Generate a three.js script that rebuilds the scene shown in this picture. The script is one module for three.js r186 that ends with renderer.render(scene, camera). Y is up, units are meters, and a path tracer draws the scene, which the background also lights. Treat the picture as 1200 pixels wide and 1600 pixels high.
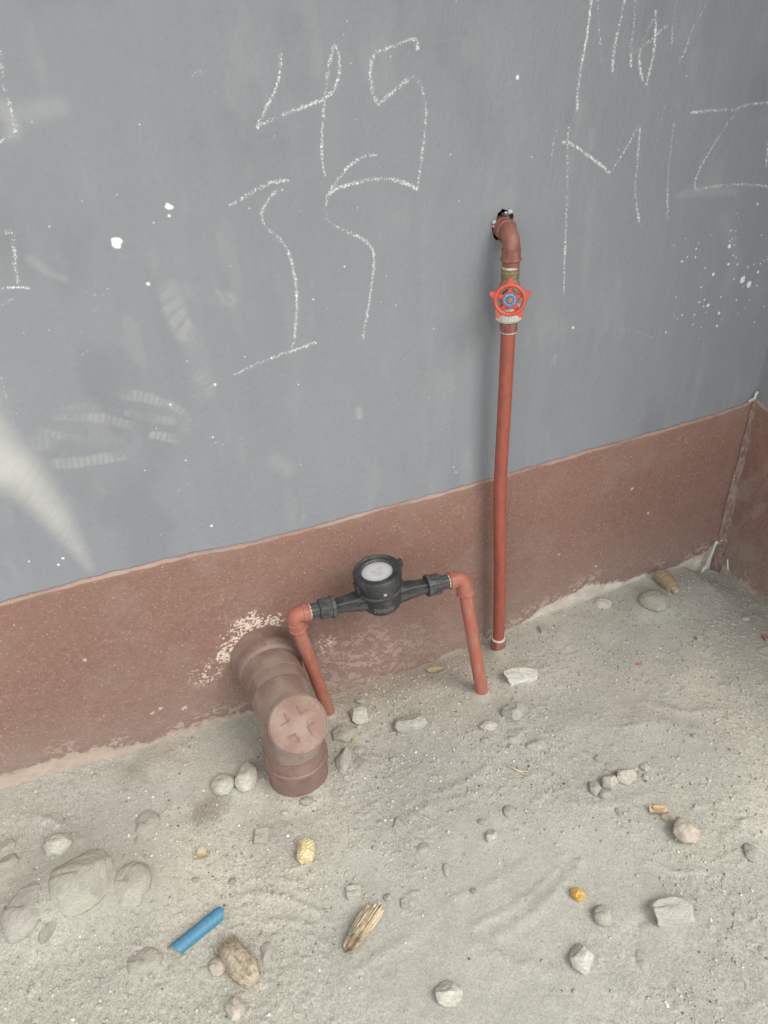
import * as THREE from 'three';
import { mergeGeometries, mergeVertices, toCreasedNormals } from 'three/addons/utils/BufferGeometryUtils.js';
import { RoundedBoxGeometry } from 'three/addons/geometries/RoundedBoxGeometry.js';
import { TextGeometry } from 'three/addons/geometries/TextGeometry.js';
import { FontLoader } from 'three/addons/loaders/FontLoader.js';

const V = (x, y, z) => new THREE.Vector3(x, y, z);

// ---------------------------------------------------------------- camera, sky, sun, exposure
const scene = new THREE.Scene();
const F = 1143.82, EYE = V(0, 1.1141, 1.0809), YAW = 0.3578, PITCH = 0.5652, ROLL = -0.0636;
const fwd = V(Math.sin(YAW) * Math.cos(PITCH), -Math.sin(PITCH), -Math.cos(YAW) * Math.cos(PITCH));
const r0 = V(Math.cos(YAW), 0, Math.sin(YAW)), u0 = r0.clone().cross(fwd);
const right = r0.clone().multiplyScalar(Math.cos(ROLL)).addScaledVector(u0, Math.sin(ROLL));
const upv = u0.clone().multiplyScalar(Math.cos(ROLL)).addScaledVector(r0, -Math.sin(ROLL));
const camera = new THREE.PerspectiveCamera(2 * Math.atan(800 / F) * 180 / Math.PI, 0.75, 0.05, 600);
camera.position.copy(EYE); camera.up.copy(upv); camera.lookAt(EYE.clone().add(fwd));
camera.updateMatrixWorld(true); scene.add(camera);

{ // overcast sky: brightest overhead, a little warmer and dimmer low down
  const w = 64, h = 32, d = new Float32Array(w * h * 4);
  for (let j = 0; j < h; j++) for (let i = 0; i < w; i++) {
    const e = Math.sin(((j + .5) / h - .5) * Math.PI);
    const l = e > 0 ? (.82 + 1.0 * e) : .48;
    d.set([l * .985, l, l * 1.02, 1], (j * w + i) * 4);
  }
  const t = new THREE.DataTexture(d, w, h, THREE.RGBAFormat, THREE.FloatType);
  t.mapping = THREE.EquirectangularReflectionMapping; t.magFilter = t.minFilter = THREE.LinearFilter; t.needsUpdate = true;
  scene.background = t; scene.environment = t;
}
const sun = new THREE.DirectionalLight(0xfff6ea, 1.3);
sun.position.set(2.2, 4.3, 3.3); sun.target.position.set(.4, .2, .2); scene.add(sun, sun.target);
sun.castShadow = true; sun.shadow.radius = 60; sun.shadow.mapSize.set(2048, 2048);
Object.assign(sun.shadow.camera, { left: -3, right: 3, top: 3, bottom: -3, near: .1, far: 14 });
const renderer = new THREE.WebGLRenderer({ antialias: true });
renderer.toneMapping = THREE.LinearToneMapping; renderer.toneMappingExposure = 1.55;
renderer.shadowMap.enabled = true; renderer.setSize(768, 1024);

// ---------------------------------------------------------------- numbers
function rng(seed) { let a = seed >>> 0; return () => { a = (a + 0x6D2B79F5) >>> 0; let t = a; t = Math.imul(t ^ (t >>> 15), t | 1); t ^= t + Math.imul(t ^ (t >>> 7), t | 61); return ((t ^ (t >>> 14)) >>> 0) / 4294967296; }; }
function hash(x, y, s) { let h = (Math.imul(x, 374761393) + Math.imul(y, 668265263) + Math.imul(s, 974711)) | 0; h = Math.imul(h ^ (h >>> 13), 1274126177); return ((h ^ (h >>> 16)) >>> 0) / 4294967296; }
function vn(x, y, s = 0) { // smooth value noise 0..1
  const xi = Math.floor(x), yi = Math.floor(y); let fx = x - xi, fy = y - yi; fx = fx * fx * (3 - 2 * fx); fy = fy * fy * (3 - 2 * fy);
  const a = hash(xi, yi, s), b = hash(xi + 1, yi, s), c = hash(xi, yi + 1, s), d = hash(xi + 1, yi + 1, s);
  return a + (b - a) * fx + (c - a) * fy + (a - b - c + d) * fx * fy;
}
function fbm(x, y, o, s = 0) { let v = 0, a = .5, n = 0; for (let i = 0; i < o; i++) { v += a * vn(x, y, s + i * 17); n += a; x = x * 2.03 + 11.3; y = y * 2.03 + 7.7; a *= .5; } return v / n; }
const clamp = (x, a = 0, b = 1) => Math.min(b, Math.max(a, x));
const ss = (a, b, x) => { const t = clamp((x - a) / (b - a)); return t * t * (3 - 2 * t); };
const mix = (a, b, t) => a + (b - a) * t;
const mix3 = (a, b, t) => [mix(a[0], b[0], t), mix(a[1], b[1], t), mix(a[2], b[2], t)];
const lerpTable = (tb, x) => { if (x <= tb[0][0]) return tb[0][1]; for (let i = 1; i < tb.length; i++) if (x <= tb[i][0]) { const t = (x - tb[i - 1][0]) / (tb[i][0] - tb[i - 1][0]); const s = t * t * (3 - 2 * t); return mix(tb[i - 1][1], tb[i][1], s); } return tb[tb.length - 1][1]; };
// survey of the place: where a sight line of the photograph meets the wall, the ground
const sight = (u, v) => fwd.clone().addScaledVector(right, (u - 600) / F).addScaledVector(upv, -(v - 800) / F);
const onWall = (u, v, z = 0) => { const d = sight(u, v); return EYE.clone().addScaledVector(d, (z - EYE.z) / d.z); };
const onFlat = (u, v, y = 0) => { const d = sight(u, v); return EYE.clone().addScaledVector(d, (y - EYE.y) / d.y); };
const pxSize = (p) => p.clone().sub(EYE).dot(fwd) / F;

// ---------------------------------------------------------------- textures
const toS = new Uint8Array(4097); for (let i = 0; i <= 4096; i++) { const l = i / 4096; toS[i] = Math.round(255 * (l <= .0031308 ? l * 12.92 : 1.055 * Math.pow(l, 1 / 2.4) - .055)); }
function colourTex(w, h, fn, wrap = THREE.RepeatWrapping) { // fn gives linear base colour
  const d = new Uint8Array(w * h * 4);
  for (let j = 0; j < h; j++) for (let i = 0; i < w; i++) { const c = fn(i, j), k = (j * w + i) * 4; for (let q = 0; q < 3; q++) d[k + q] = toS[Math.round(clamp(c[q]) * 4096)]; d[k + 3] = 255; }
  const t = new THREE.DataTexture(d, w, h); t.colorSpace = THREE.SRGBColorSpace; return finish(t, wrap);
}
function greyTex(w, h, fn, wrap = THREE.RepeatWrapping) {
  const d = new Uint8Array(w * h * 4);
  for (let j = 0; j < h; j++) for (let i = 0; i < w; i++) { const c = Math.round(255 * clamp(fn(i, j))), k = (j * w + i) * 4; d[k] = d[k + 1] = d[k + 2] = c; d[k + 3] = 255; }
  return finish(new THREE.DataTexture(d, w, h), wrap);
}
function finish(t, wrap) { t.wrapS = t.wrapT = wrap; t.magFilter = THREE.LinearFilter; t.minFilter = THREE.LinearMipmapLinearFilter; t.generateMipmaps = true; t.anisotropy = 8; t.needsUpdate = true; return t; }
const rep = (t, x, y) => { const c = t.clone(); c.repeat.set(x, y); c.needsUpdate = true; return c; };

// ---------------------------------------------------------------- scene helpers
const used = {};
function numbered(n) { const k = used[n] = (used[n] ?? -1) + 1; return k ? n + '_' + String(k).padStart(3, '0') : n; }
function mesh(name, geos, mat, parent) {
  geos = Array.isArray(geos) ? geos : [geos];
  if (geos.length > 1) geos = geos.map((g) => { const q = g.index ? g.toNonIndexed() : g; for (const k of Object.keys(q.attributes)) if (!['position', 'normal', 'uv'].includes(k)) q.deleteAttribute(k); return q; });
  const m = new THREE.Mesh(geos.length > 1 ? mergeGeometries(geos) : geos[0], mat);
  m.castShadow = m.receiveShadow = true; m.name = parent ? name : numbered(name); (parent ?? scene).add(m); return m;
}
function thing(name, label, category, p = V(0, 0, 0), group) { const g = new THREE.Group(); g.name = numbered(name); g.position.copy(p); tag(g, label, category, group); scene.add(g); return g; }
function tag(o, label, category, group) { o.userData.label = label; o.userData.category = category; if (group) o.userData.group = group; return o; }
const structure = (o) => { o.userData.kind = 'structure'; return o; };
const UP = V(0, 1, 0);
function along(g, a, dir) { g.applyQuaternion(new THREE.Quaternion().setFromUnitVectors(UP, dir.clone().normalize())); g.translate(a.x, a.y, a.z); return g; }
// turned shape: profile of [radius, distance] along a line from a towards dir
const TILE = .11, around = (r) => Math.max(2, 2 * Math.round(Math.PI * r / TILE));
function turned(a, dir, prof, seg = 40, crease = .55) {
  const g = new THREE.LatheGeometry(prof.map((p) => new THREE.Vector2(Math.max(p[0], .00001), p[1])), seg); let rm = 0, cum = [0]; prof.forEach((p, k) => { rm = Math.max(rm, p[0]); if (k) cum.push(cum[k - 1] + Math.hypot(p[0] - prof[k - 1][0], p[1] - prof[k - 1][1])); });
  const uv = g.attributes.uv, n = prof.length, ps = g.attributes.position; for (let k = 0; k < uv.count; k++) { const j = k % n, flatTop = j > 0 && j === n - 1 && prof[j][0] < .001; uv.setXY(k, uv.getX(k) * around(rm), cum[j] / TILE); }
  return along(toCreasedNormals(g, crease), a, dir);
}
function tubeGeo(curve, seg, r, rs) { const g = new THREE.TubeGeometry(curve, seg, r, rs), L = curve.getLength(), uv = g.attributes.uv; for (let k = 0; k < uv.count; k++) uv.setXY(k, uv.getX(k) * L / TILE, uv.getY(k) * around(r)); return g; }
function rod(a, b, r, seg = 28) { const d = b.clone().sub(a), L = d.length(); return turned(a, d, [[0, 0], [r * .93, 0], [r, r * .07], [r, L - r * .07], [r * .93, L], [0, L]], seg); }
function bend(a, c, b, r, seg = 20, rs = 32) { return tubeGeo(new THREE.QuadraticBezierCurve3(a, c, b), seg, r, rs); }
function arcBend(c, d1, d2, R, r, seg = 24, rs = 36) { // from c+d1*R, rounding the corner at c, to c+d2*R
  const pts = []; const o = c.clone().addScaledVector(d1, R).addScaledVector(d2, R);
  for (let i = 0; i <= seg; i++) { const t = i / seg * Math.PI / 2; pts.push(o.clone().addScaledVector(d2, -R * Math.cos(t)).addScaledVector(d1, -R * Math.sin(t))); }
  return tubeGeo(new THREE.CatmullRomCurve3(pts), seg, r, rs);
}
const beadRing = (p, dir, R, r, seg = 44) => { const g = new THREE.TorusGeometry(R, r, 10, seg); g.rotateX(Math.PI / 2); return along(g, p, dir); };

// ================================================================ LARGE STRUCTURE
const XC = 1.2914, X0 = -.75, WY0 = .36, WY1 = 1.724, WW = XC - X0;
// where the ground meets the wall, and where the brown paint stops, in metres
const footLine = [[-3, .0], [-.375, .014], [-.299, .011], [-.22, .008], [-.152, -.003], [-.066, 0], [.009, -.005], [.1, -.008], [.292, -.03], [.41, -.034], [.566, -.03], [.675, -.019], [.781, -.004], [.904, -.005], [1.021, .002], [1.085, .012], [1.165, -.001], [1.231, -.031], [1.2914, -.042]];
const paintLine = [[-.75, .06], [-.363, .052], [-.288, .05], [-.212, .04], [-.148, .016], [-.062, .016], [.013, .014], [.103, .0], [.293, -.045], [.41, -.045], [.566, -.02], [.675, -.008], [.74, .004], [.779, .022], [.85, .030], [.899, .042], [.96, .030], [1.019, .016], [1.084, .017], [1.161, .012], [1.219, .022], [1.272, .036], [1.2914, .045]];
const dadoTop = [[-3, .404], [-.254, .404], [-.122, .406], [.017, .403], [.16, .393], [.279, .391], [.405, .393], [.537, .391], [.661, .394], [.751, .396], [.878, .399], [.984, .401], [1.152, .405], [1.239, .41], [1.2914, .419]];

// ---- wall paint: chalk numerals, dust, shoe prints, paint flecks
const TW = 2048, TH = 1366, mm = WW / TW;
const wallX = (i) => X0 + (i + .5) * WW / TW, wallY = (j) => WY0 + (j + .5) * (WY1 - WY0) / TH;
const chalk = new Float32Array(TW * TH), dust = new Float32Array(TW * TH);
function layStroke(buf, pts, width, strength, soft = .35, seed = 1) { // pts in metres on the wall
  const c = pts.length > 2 ? new THREE.CatmullRomCurve3(pts.map((p) => V(p.x, p.y, 0)), false, 'centripetal').getPoints(pts.length * 7) : pts;
  let run = 0;
  for (let k = 0; k + 1 < c.length; k++) {
    const a = c[k], b = c[k + 1], dx = b.x - a.x, dy = b.y - a.y, L2 = dx * dx + dy * dy + 1e-12;
    run += Math.sqrt(L2); const press = strength * (.42 + .85 * vn(run * 26, seed * 3.7, 5)) , w = width * (.8 + .4 * vn(run * 30, seed, 9));
    const i0 = Math.floor((Math.min(a.x, b.x) - w - X0) / mm), i1 = Math.ceil((Math.max(a.x, b.x) + w - X0) / mm);
    const j0 = Math.floor((Math.min(a.y, b.y) - w - WY0) / mm), j1 = Math.ceil((Math.max(a.y, b.y) + w - WY0) / mm);
    for (let j = Math.max(0, j0); j <= Math.min(TH - 1, j1); j++) for (let i = Math.max(0, i0); i <= Math.min(TW - 1, i1); i++) {
      const x = wallX(i), y = wallY(j), t = clamp(((x - a.x) * dx + (y - a.y) * dy) / L2), d = Math.hypot(x - a.x - t * dx, y - a.y - t * dy);
      const v = press * (1 - ss(w * soft, w, d)); if (v > buf[j * TW + i]) buf[j * TW + i] = v;
    }
  }
}
const strokes = [
  [1, '439,87 437,115 430,140 415,170 402,198'], [.9, '402,198 425,187 460,172 490,161 510,152 523,138 530,112 529,85 523,71 517,90 511,125 506,170'], [1.15, '506,170 503,220 504,255 507,273'],
  [.9, '652,77 652,65 640,61 620,70 600,77 588,82 581,95 579,120 583,145 591,163'], [1, '591,163 612,145 632,128 648,121 656,132 665,165 664,205 659,245 652,296'], [1, '652,296 640,289 620,282 600,279 575,281 550,287 525,296 513,305'],
  [.95, '588,242 575,243 560,249 543,262 525,285 513,305 509,325 511,341 522,352 545,363 570,376 583,392 584,412 580,450 574,490 567,530'],
  [.9, '360,321 385,306 412,291 425,285 450,282'], [.95, '443,294 428,302 415,318 409,335 412,351 428,365 445,383 457,415 463,455 463,495 457,548'], [1, '367,585 400,569 430,557 457,548 493,535'],
  [1.05, '926,-20 918,50 910,95 903,140 902,173'], [.85, '934,-20 936,40 939,80 940,96'], [.95, '980,-20 968,40 960,75 957,110'], [1.05, '994,-20 990,40 986,75 986,104'],
  [1.05, '1024,22 1012,50 1001,75 1000,105 1004,124'], [1.05, '1025,18 1024,50 1021,85 1010,131'], [.8, '992,80 1010,68 1042,40'], [.75, '1062,-15 1052,30 1050,68'], [.6, '1112,-15 1093,25 1080,50 1070,80 1062,95'],
  [.75, '889,195 887,240 886,300 884,360'], [1, '884,360 882,410 881,459'], [1, '880,222 895,226 915,240 935,255 953,270'], [.6, '953,270 970,245 985,220 997,197'], [1.05, '1000,202 997,240 993,290 995,325 999,346'],
  [.7, '1053,195 1048,230 1045,270 1043,310 1043,340'], [.9, '1080,177 1105,173 1130,172 1148,172 1160,166 1180,162 1220,158'], [.8, '1147,180 1130,203 1110,235 1095,260 1086,285 1087,296'], [.85, '1087,296 1110,292 1150,288 1220,293'], [.8, '1200,225 1197,258'],
  [.75, '-15,60 0,80 3,115 10,145 18,175 25,203'], [.7, '25,203 15,213 -10,228'], [.8, '-15,366 0,365 18,362 22,390 24,420 30,447'], [1.1, '-15,454 20,449 46,450'], [.45, '-15,484 0,478 22,468'],
];
strokes.forEach(([s, str], k) => layStroke(chalk, str.split(' ').map((q) => onWall(...q.split(',').map(Number))), .0041, s * .86, .1, k + 3));
const faint = ['158,470 140,500 108,545', '142,545 118,560 70,583', '300,120 312,108 314,120', '130,455 160,462 174,452', '2,590 12,630 22,662', '880,180 868,210 860,260', '985,130 980,180 962,250', '1040,160 1030,200 1020,250', '1150,330 1160,360 1158,410', '1170,420 1150,450 1140,480', '268,775 282,765 300,752', '860,575 864,560 872,553', '150,462 172,450 174,453', '955,515 985,515 1020,528', '417,40 420,42 424,46', '358,405 360,410 361,418', '148,440 150,447 151,450', '612,484 617,478 622,474', '676,482 680,480 683,483'];
faint.forEach((s, k) => layStroke(chalk, s.split(' ').map((q) => onWall(...q.split(',').map(Number))), .0016, .3 + .2 * ((k * 7) % 3) / 3, .2, k + 60));
// dry dust wiped on: a broad swoosh and ribbed sole prints
const P2 = (s) => s.split(' ').map((q) => onWall(...q.split(',').map(Number)));
{ // one broad wipe of pale dust, tapering to the lower right
  const c = new THREE.CatmullRomCurve3(P2('-90,640 -40,690 20,735 70,785 108,838 140,888').map((p) => V(p.x, p.y, 0))).getPoints(40);
  for (let k = 0; k < 40; k++) { const t = k / 39; layStroke(dust, [c[k], c[k + 1]], mix(.084, .013, Math.pow(t, .8)), mix(1.0, .22, t * t), .05, 2); }
  layStroke(dust, P2('-80,600 -30,645 5,680'), .030, .55, .1, 1);
}
layStroke(dust, P2('30,180 60,172 92,165'), .02, .22, .1, 5); layStroke(dust, P2('5,170 20,190 20,208'), .018, .28, .1, 6);
layStroke(dust, P2('1060,305 1100,298 1150,300'), .012, .22, .1, 7); layStroke(dust, P2('925,205 923,230'), .008, .16, .1, 8); layStroke(dust, P2('1130,345 1150,400 1135,450'), .02, .12, .05, 8);
layStroke(dust, P2('430,720 450,735'), .022, .18, .0, 11); layStroke(dust, P2('475,805 472,812'), .006, .2, .0, 12); layStroke(dust, P2('868,555 866,570'), .006, .25, .0, 12);
layStroke(dust, P2('48,405 75,425 100,435'), .01, .14, .1, 13); layStroke(dust, P2('560,640 562,650'), .009, .3, .1, 14);
function ribs(path, w, strength, pitch, seed, skew = 0) { // a ribbed sole edge: bars across the run of the path
  const c = new THREE.CatmullRomCurve3(P2(path).map((p) => V(p.x, p.y, 0)), false, 'centripetal').getPoints(40), cum = [0]; for (let k = 1; k < c.length; k++) cum.push(cum[k - 1] + c[k].distanceTo(c[k - 1]));
  const xs = c.map((p) => p.x), ys = c.map((p) => p.y), i0 = Math.max(0, Math.floor((Math.min(...xs) - w - X0) / mm)), i1 = Math.min(TW - 1, Math.ceil((Math.max(...xs) + w - X0) / mm)), j0 = Math.max(0, Math.floor((Math.min(...ys) - w - WY0) / mm)), j1 = Math.min(TH - 1, Math.ceil((Math.max(...ys) + w - WY0) / mm));
  for (let j = j0; j <= j1; j++) for (let i = i0; i <= i1; i++) {
    const x = wallX(i), y = wallY(j); let best = 9, arc = 0, sd = 0;
    for (let k = 0; k + 1 < c.length; k++) { const dx = c[k + 1].x - c[k].x, dy = c[k + 1].y - c[k].y, L2 = dx * dx + dy * dy + 1e-12, t = clamp(((x - c[k].x) * dx + (y - c[k].y) * dy) / L2), ex = x - c[k].x - t * dx, ey = y - c[k].y - t * dy, e = Math.hypot(ex, ey); if (e < best) { best = e; arc = cum[k] + t * Math.sqrt(L2); sd = Math.sign(dx * ey - dy * ex) * e; } }
    if (best > w) continue;
    const q = (arc + skew * sd + .0035 * (fbm(x * 34 + 5, y * 34, 2, seed + 7) - .5)) / pitch, edge = 1 - ss(w * .45, w, best + .008 * (fbm(x * 45, y * 45, 3, seed) - .5));
    const bar = .5 + .5 * ss(-.75, -.1, Math.sin(q * 6.283)), v = .62 * strength * edge * bar * (.25 + 1.05 * ss(.36, .64, fbm(x * 21 + seed, y * 21, 4, seed + 2))), k = j * TW + i; if (v > dust[k]) dust[k] = v;
  }
}
ribs('265,450 275,490 290,520', .020, .34, .019, 3, .5); ribs('290,455 330,463 355,470', .016, .24, .022, 4, .8); ribs('300,535 312,570 320,610', .023, .32, .0105, 13, .3);
ribs('190,615 240,624 280,640 291,660 282,684 240,680', .0095, .36, .0082, 5); ribs('200,645 235,652 268,658', .008, .26, .0085, 6);
ribs('88,652 130,650 190,660 214,675 213,695 195,711 150,718 85,726', .0105, .34, .0086, 8); ribs('60,672 120,686 190,686', .0095, .36, .0088, 9); ribs('26,696 55,692 78,690', .016, .25, .0095, 10); ribs('78,752 92,765 104,782', .013, .42, .0062, 12, -.6); ribs('100,640 140,636 180,640', .008, .16, .0086, 11);
// flecks of white paint
const flecks = [[182, 380, 8.5], [263, 325, 5.5], [268, 326, 3], [264, 339, 2.5], [231, 445, 3], [808, 123, 3], [91, 883, 2], [45, 878, 1.6], [98, 873, 2.2], [336, 602, 2.2], [332, 684, 1.6], [489, 469, 1.6], [266, 633, 1.8], [1139, 386, 3], [1160, 438, 5], [1170, 445, 4.5], [1114, 430, 2.5], [1184, 426, 2.5], [1138, 414, 2], [1106, 478, 2.5], [1095, 450, 1.5], [1123, 490, 2.5], [1092, 473, 1.6], [1145, 400, 1.6], [1152, 414, 1.6], [1183, 320, 2], [1126, 465, 1.6], [1150, 470, 1.5], [895, 513, 2], [1040, 520, 1.6], [538, 418, 1.5], [240, 350, 1.3], [77, 356, 1.3], [290, 720, 1.5], [330, 822, 2.2], [466, 602, 1.2], [1168, 418, 1.5], [1120, 510, 2]];
{ const r = rng(5); for (let k = 0; k < 46; k++) flecks.push([1050 + r() * 150, 360 + r() * 170, .7 + r() * .8]); for (let k = 0; k < 60; k++) flecks.push([r() * 1200, r() * 850, .5 + r() * .7]); }
const fleck = new Float32Array(TW * TH);
flecks.forEach(([u, v, s], n) => { const p = onWall(u, v), R = s * pxSize(p) * 1.05; const ci = (p.x - X0) / mm, cj = (p.y - WY0) / mm, k = R / mm; for (let j = Math.max(0, Math.floor(cj - k - 3)); j <= Math.min(TH - 1, cj + k + 3); j++) for (let i = Math.max(0, Math.floor(ci - k - 3)); i <= Math.min(TW - 1, ci + k + 3); i++) { const an = Math.atan2(j - cj, i - ci), rr = k * (.72 + .5 * vn(an * 1.6 + 9, n * 3.1, 8)); const d = Math.hypot(i - ci, j - cj); fleck[j * TW + i] = Math.max(fleck[j * TW + i], 1 - ss(rr - .9, rr + .5, d)); } });
const topAt = (x) => lerpTable(dadoTop, x) + .0022 * (vn(x * 38, 1, 3) - .5) + .0014 * (vn(x * 130, 2, 3) - .5);
const topEdge = new Float32Array(TW); for (let i = 0; i < TW; i++) topEdge[i] = topAt(wallX(i));
const PAINT = [.253, .268, .288], CHALK = [.80, .80, .78], DUST = [.53, .53, .495];
const wallTone = (x, y) => 1 + .10 * (fbm(x * 3, y * 2.2, 4, 2) - .5) + .06 * (fbm(x * 60, y * 4, 3, 7) - .5) + .05 * (fbm(x * 14, y * 11, 3, 21) - .5) + .045 * (fbm(x * 300, y * 300, 2, 31) - .5);
const wallMap = colourTex(TW, TH, (i, j) => {
  const x = wallX(i), y = wallY(j), k = j * TW + i; let c = PAINT, t = wallTone(x, y);
  t *= 1 - .1 * ss(.62, .8, fbm(x * 7, y * 5, 4, 44)); c = [c[0] * t, c[1] * t, c[2] * t];
  const wear = ss(.6, .85, fbm(x * 26, y * 9, 4, 77)) * .1; c = mix3(c, DUST, wear);
  if (dust[k] > 0) { const g = .5 + .5 * fbm(x * 18, y * 30, 4, 50) + .42 * fbm((x + y) * 22, (x - y) * 110, 3, 51); c = mix3(c, DUST, clamp(dust[k] * g)); }
  if (chalk[k] > 0) { const g = .55 * hash(i, j, 3) + .45 * vn(i / 1.9, j / 1.9, 4); c = mix3(c, CHALK, .92 * ss(-.04, .07, .10 + .43 * chalk[k] - g) * Math.min(1, chalk[k] * 3) + .05 * chalk[k]); }
  { const ln = y - topEdge[i]; if (ln < .006) c = mix3(c, [.13, .085, .075], .75 * ss(.0034, .0016, ln + .0016 * (vn(x * 120, 3, 5) - .5)) * (.45 + .55 * vn(x * 18, 8, 5))); }
  if (fleck[k] > 0) c = mix3(c, [.82, .82, .80], fleck[k]);
  return c;
}, THREE.ClampToEdgeWrapping);
const plainMap = colourTex(512, 512, (i, j) => { const x = i / 512 * 2, y = j / 512 * 2; const t = wallTone(x, y); return PAINT.map((c) => c * t); }, THREE.MirroredRepeatWrapping);
const wallBump = greyTex(1024, 1024, (i, j) => { const x = i / 1024, y = j / 1024; return .5 + .35 * (fbm(x * 40, y * 24, 4, 3) - .5) + .45 * (fbm(x * 8, y * 7, 3, 13) - .5) + .2 * (vn(x * 260, y * 160, 19) - .5); }, THREE.MirroredRepeatWrapping);
const wallRough = greyTex(512, 512, (i, j) => .40 + .22 * fbm(i / 70, j / 90, 4, 31), THREE.MirroredRepeatWrapping);
const mWall = new THREE.MeshPhysicalMaterial({ map: wallMap, bumpMap: rep(wallBump, 2, 1.4), bumpScale: .0022, roughnessMap: rep(wallRough, 2, 1.4), roughness: 1, specularIntensity: .8 });
const mPlain = new THREE.MeshPhysicalMaterial({ map: plainMap, bumpMap: wallBump, bumpScale: .0022, roughness: .52 });

// ---- the main wall
const wall = thing('wall', 'grey painted plaster wall with chalk numbers and a brown skirting band', 'wall');
const hole = []; { for (let k = 0; k < 34; k++) { const a = k / 34 * Math.PI * 2; const r = .0178 + .008 * (vn(k * .55, 3, 4) - .35) + (a > .5 && a < 1.7 ? .003 : 0); hole.push(new THREE.Vector2(.640 + r * Math.cos(a), .858 + r * 1.18 * Math.sin(a))); } }
{
  const s = new THREE.Shape([[X0, WY0], [XC, WY0], [XC, WY1], [X0, WY1]].map((p) => new THREE.Vector2(...p)));
  s.holes.push(new THREE.Path(hole));
  const g = new THREE.ExtrudeGeometry(s, { depth: .12, bevelEnabled: false, curveSegments: 4 }); g.translate(0, 0, -.12);
  const p = g.attributes.position, uv = g.attributes.uv; for (let k = 0; k < p.count; k++) uv.setXY(k, (p.getX(k) - X0) / WW, (p.getY(k) - WY0) / (WY1 - WY0));
  mesh('painted_panel', g, mWall, wall);
  const box = (x0, x1, y0, y1, z0, z1) => { const b = new THREE.BoxGeometry(x1 - x0, y1 - y0, z1 - z0); b.translate((x0 + x1) / 2, (y0 + y1) / 2, (z0 + z1) / 2); const q = b.attributes.position, w = b.attributes.uv; for (let k = 0; k < q.count; k++) w.setXY(k, q.getX(k) / 2, q.getY(k) / 2); return b; };
  mesh('plain_panel', [box(-9, X0, WY0, 2.75, -.12, 0), box(X0, XC + .12, WY1, 2.75, -.12, 0)], mPlain, wall);
  mesh('wall_core', [box(-9, XC, -.4, 2.75, -.24, -.121), box(-9, XC, -.4, WY0, -.12, 0)], new THREE.MeshStandardMaterial({ color: new THREE.Color().setRGB(.28, .27, .25), roughness: .95 }), wall);
}
// ---- brown skirting band: a coat of plaster standing proud of the wall, its top edge rough and pale
const DH = 512, DY0 = -.09, DY1 = .43;
const BROWN = [.236, .135, .106], CREAM = [.52, .42, .355], EARTH = [.30, .26, .215];
const dadoMarks = [[287, 1103, .006], [131, 1028, .0035], [237, 1111, .004], [250, 1104, .003], [929, 883, .0045], [985, 762, .004], [872, 864, .003], [694, 762, .002], [1010, 800, .003], [820, 880, .002]].map(([u, v, s]) => { const p = onWall(u, v); return [p.x, p.y, s]; });
const collarSpot = onWall(398, 985), elbowSpot = onWall(505, 1005), leftSpot = onWall(322, 1050);
function dadoColour(x, y, foot, paint, topY, seed) {
  let t = 1 + .16 * (fbm(x * 6, y * 7, 4, 3 + seed) - .5) + .34 * (fbm(x * 260, y * 260, 2, 5 + seed) - .5);
  let c = BROWN.map((q) => q * t);
  c = mix3(c, [.29, .165, .118], .55 * ss(topY - .16, topY - .01, y) * fbm(x * 4 + 3, y * 6, 3, 8 + seed));
  const n = fbm(x * 13, y * 15, 5, 61 + seed);
  c = mix3(c, EARTH, clamp(.5 * ss(foot + .22, foot - .01, y + .10 * (n - .5)) + .26 * ss(.45, .75, n)) * (.5 + .5 * fbm(x * 120, y * 120, 2, 4)));
  const sp = vn(x * 520, y * 520, 12 + seed); if (sp > .88) c = mix3(c, [.52, .43, .38], (sp - .88) * 6 * (.25 + vn(x * 9, y * 9, 3))); if (hash(Math.round(x * 900), Math.round(y * 900), 77 + seed) > .9945) c = mix3(c, [.68, .58, .52], .8); const dk = vn(x * 480, y * 480, 19 + seed); if (dk > .88) c = mix3(c, [.12, .075, .06], (dk - .88) * 4);
  const fl = fbm(x * 170, y * 130, 3, 63 + seed); c = mix3(c, [.42, .31, .26], (fl > .69 ? .3 : 0) * ss(.5, .75, fbm(x * 11, y * 11, 3, 64 + seed)));
  const edge = paint + .022 * (fbm(x * 45, y * 20, 4, 23 + seed) - .5) + .018 * (fbm(x * 170, y * 170, 3, 2) - .5);
  c = mix3(c, mix3(x > .72 && x < 1.4 ? [.72, .685, .61] : CREAM, EARTH, .7 * fbm(x * 60, y * 90, 3, 40)), ss(edge + .004, edge - .005, y) * .95);
  const halo = ss(.055, 0, y - edge) * ss(.50, .60, fbm(x * 140, y * 190, 4, 90 + seed)) * ss(.4, .6, fbm(x * 20, y * 30, 2, 91)); c = mix3(c, CREAM, .6 * halo);
  const ln = topY - y; c = mix3(c, [.46, .35, .30], (.72) * ss(.0042, .0022, ln + .003 * (vn(x * 60, 2, 9) - .5)) * (.3 + .8 * vn(x * 14, 5, 9)));
  return c;
}
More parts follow.
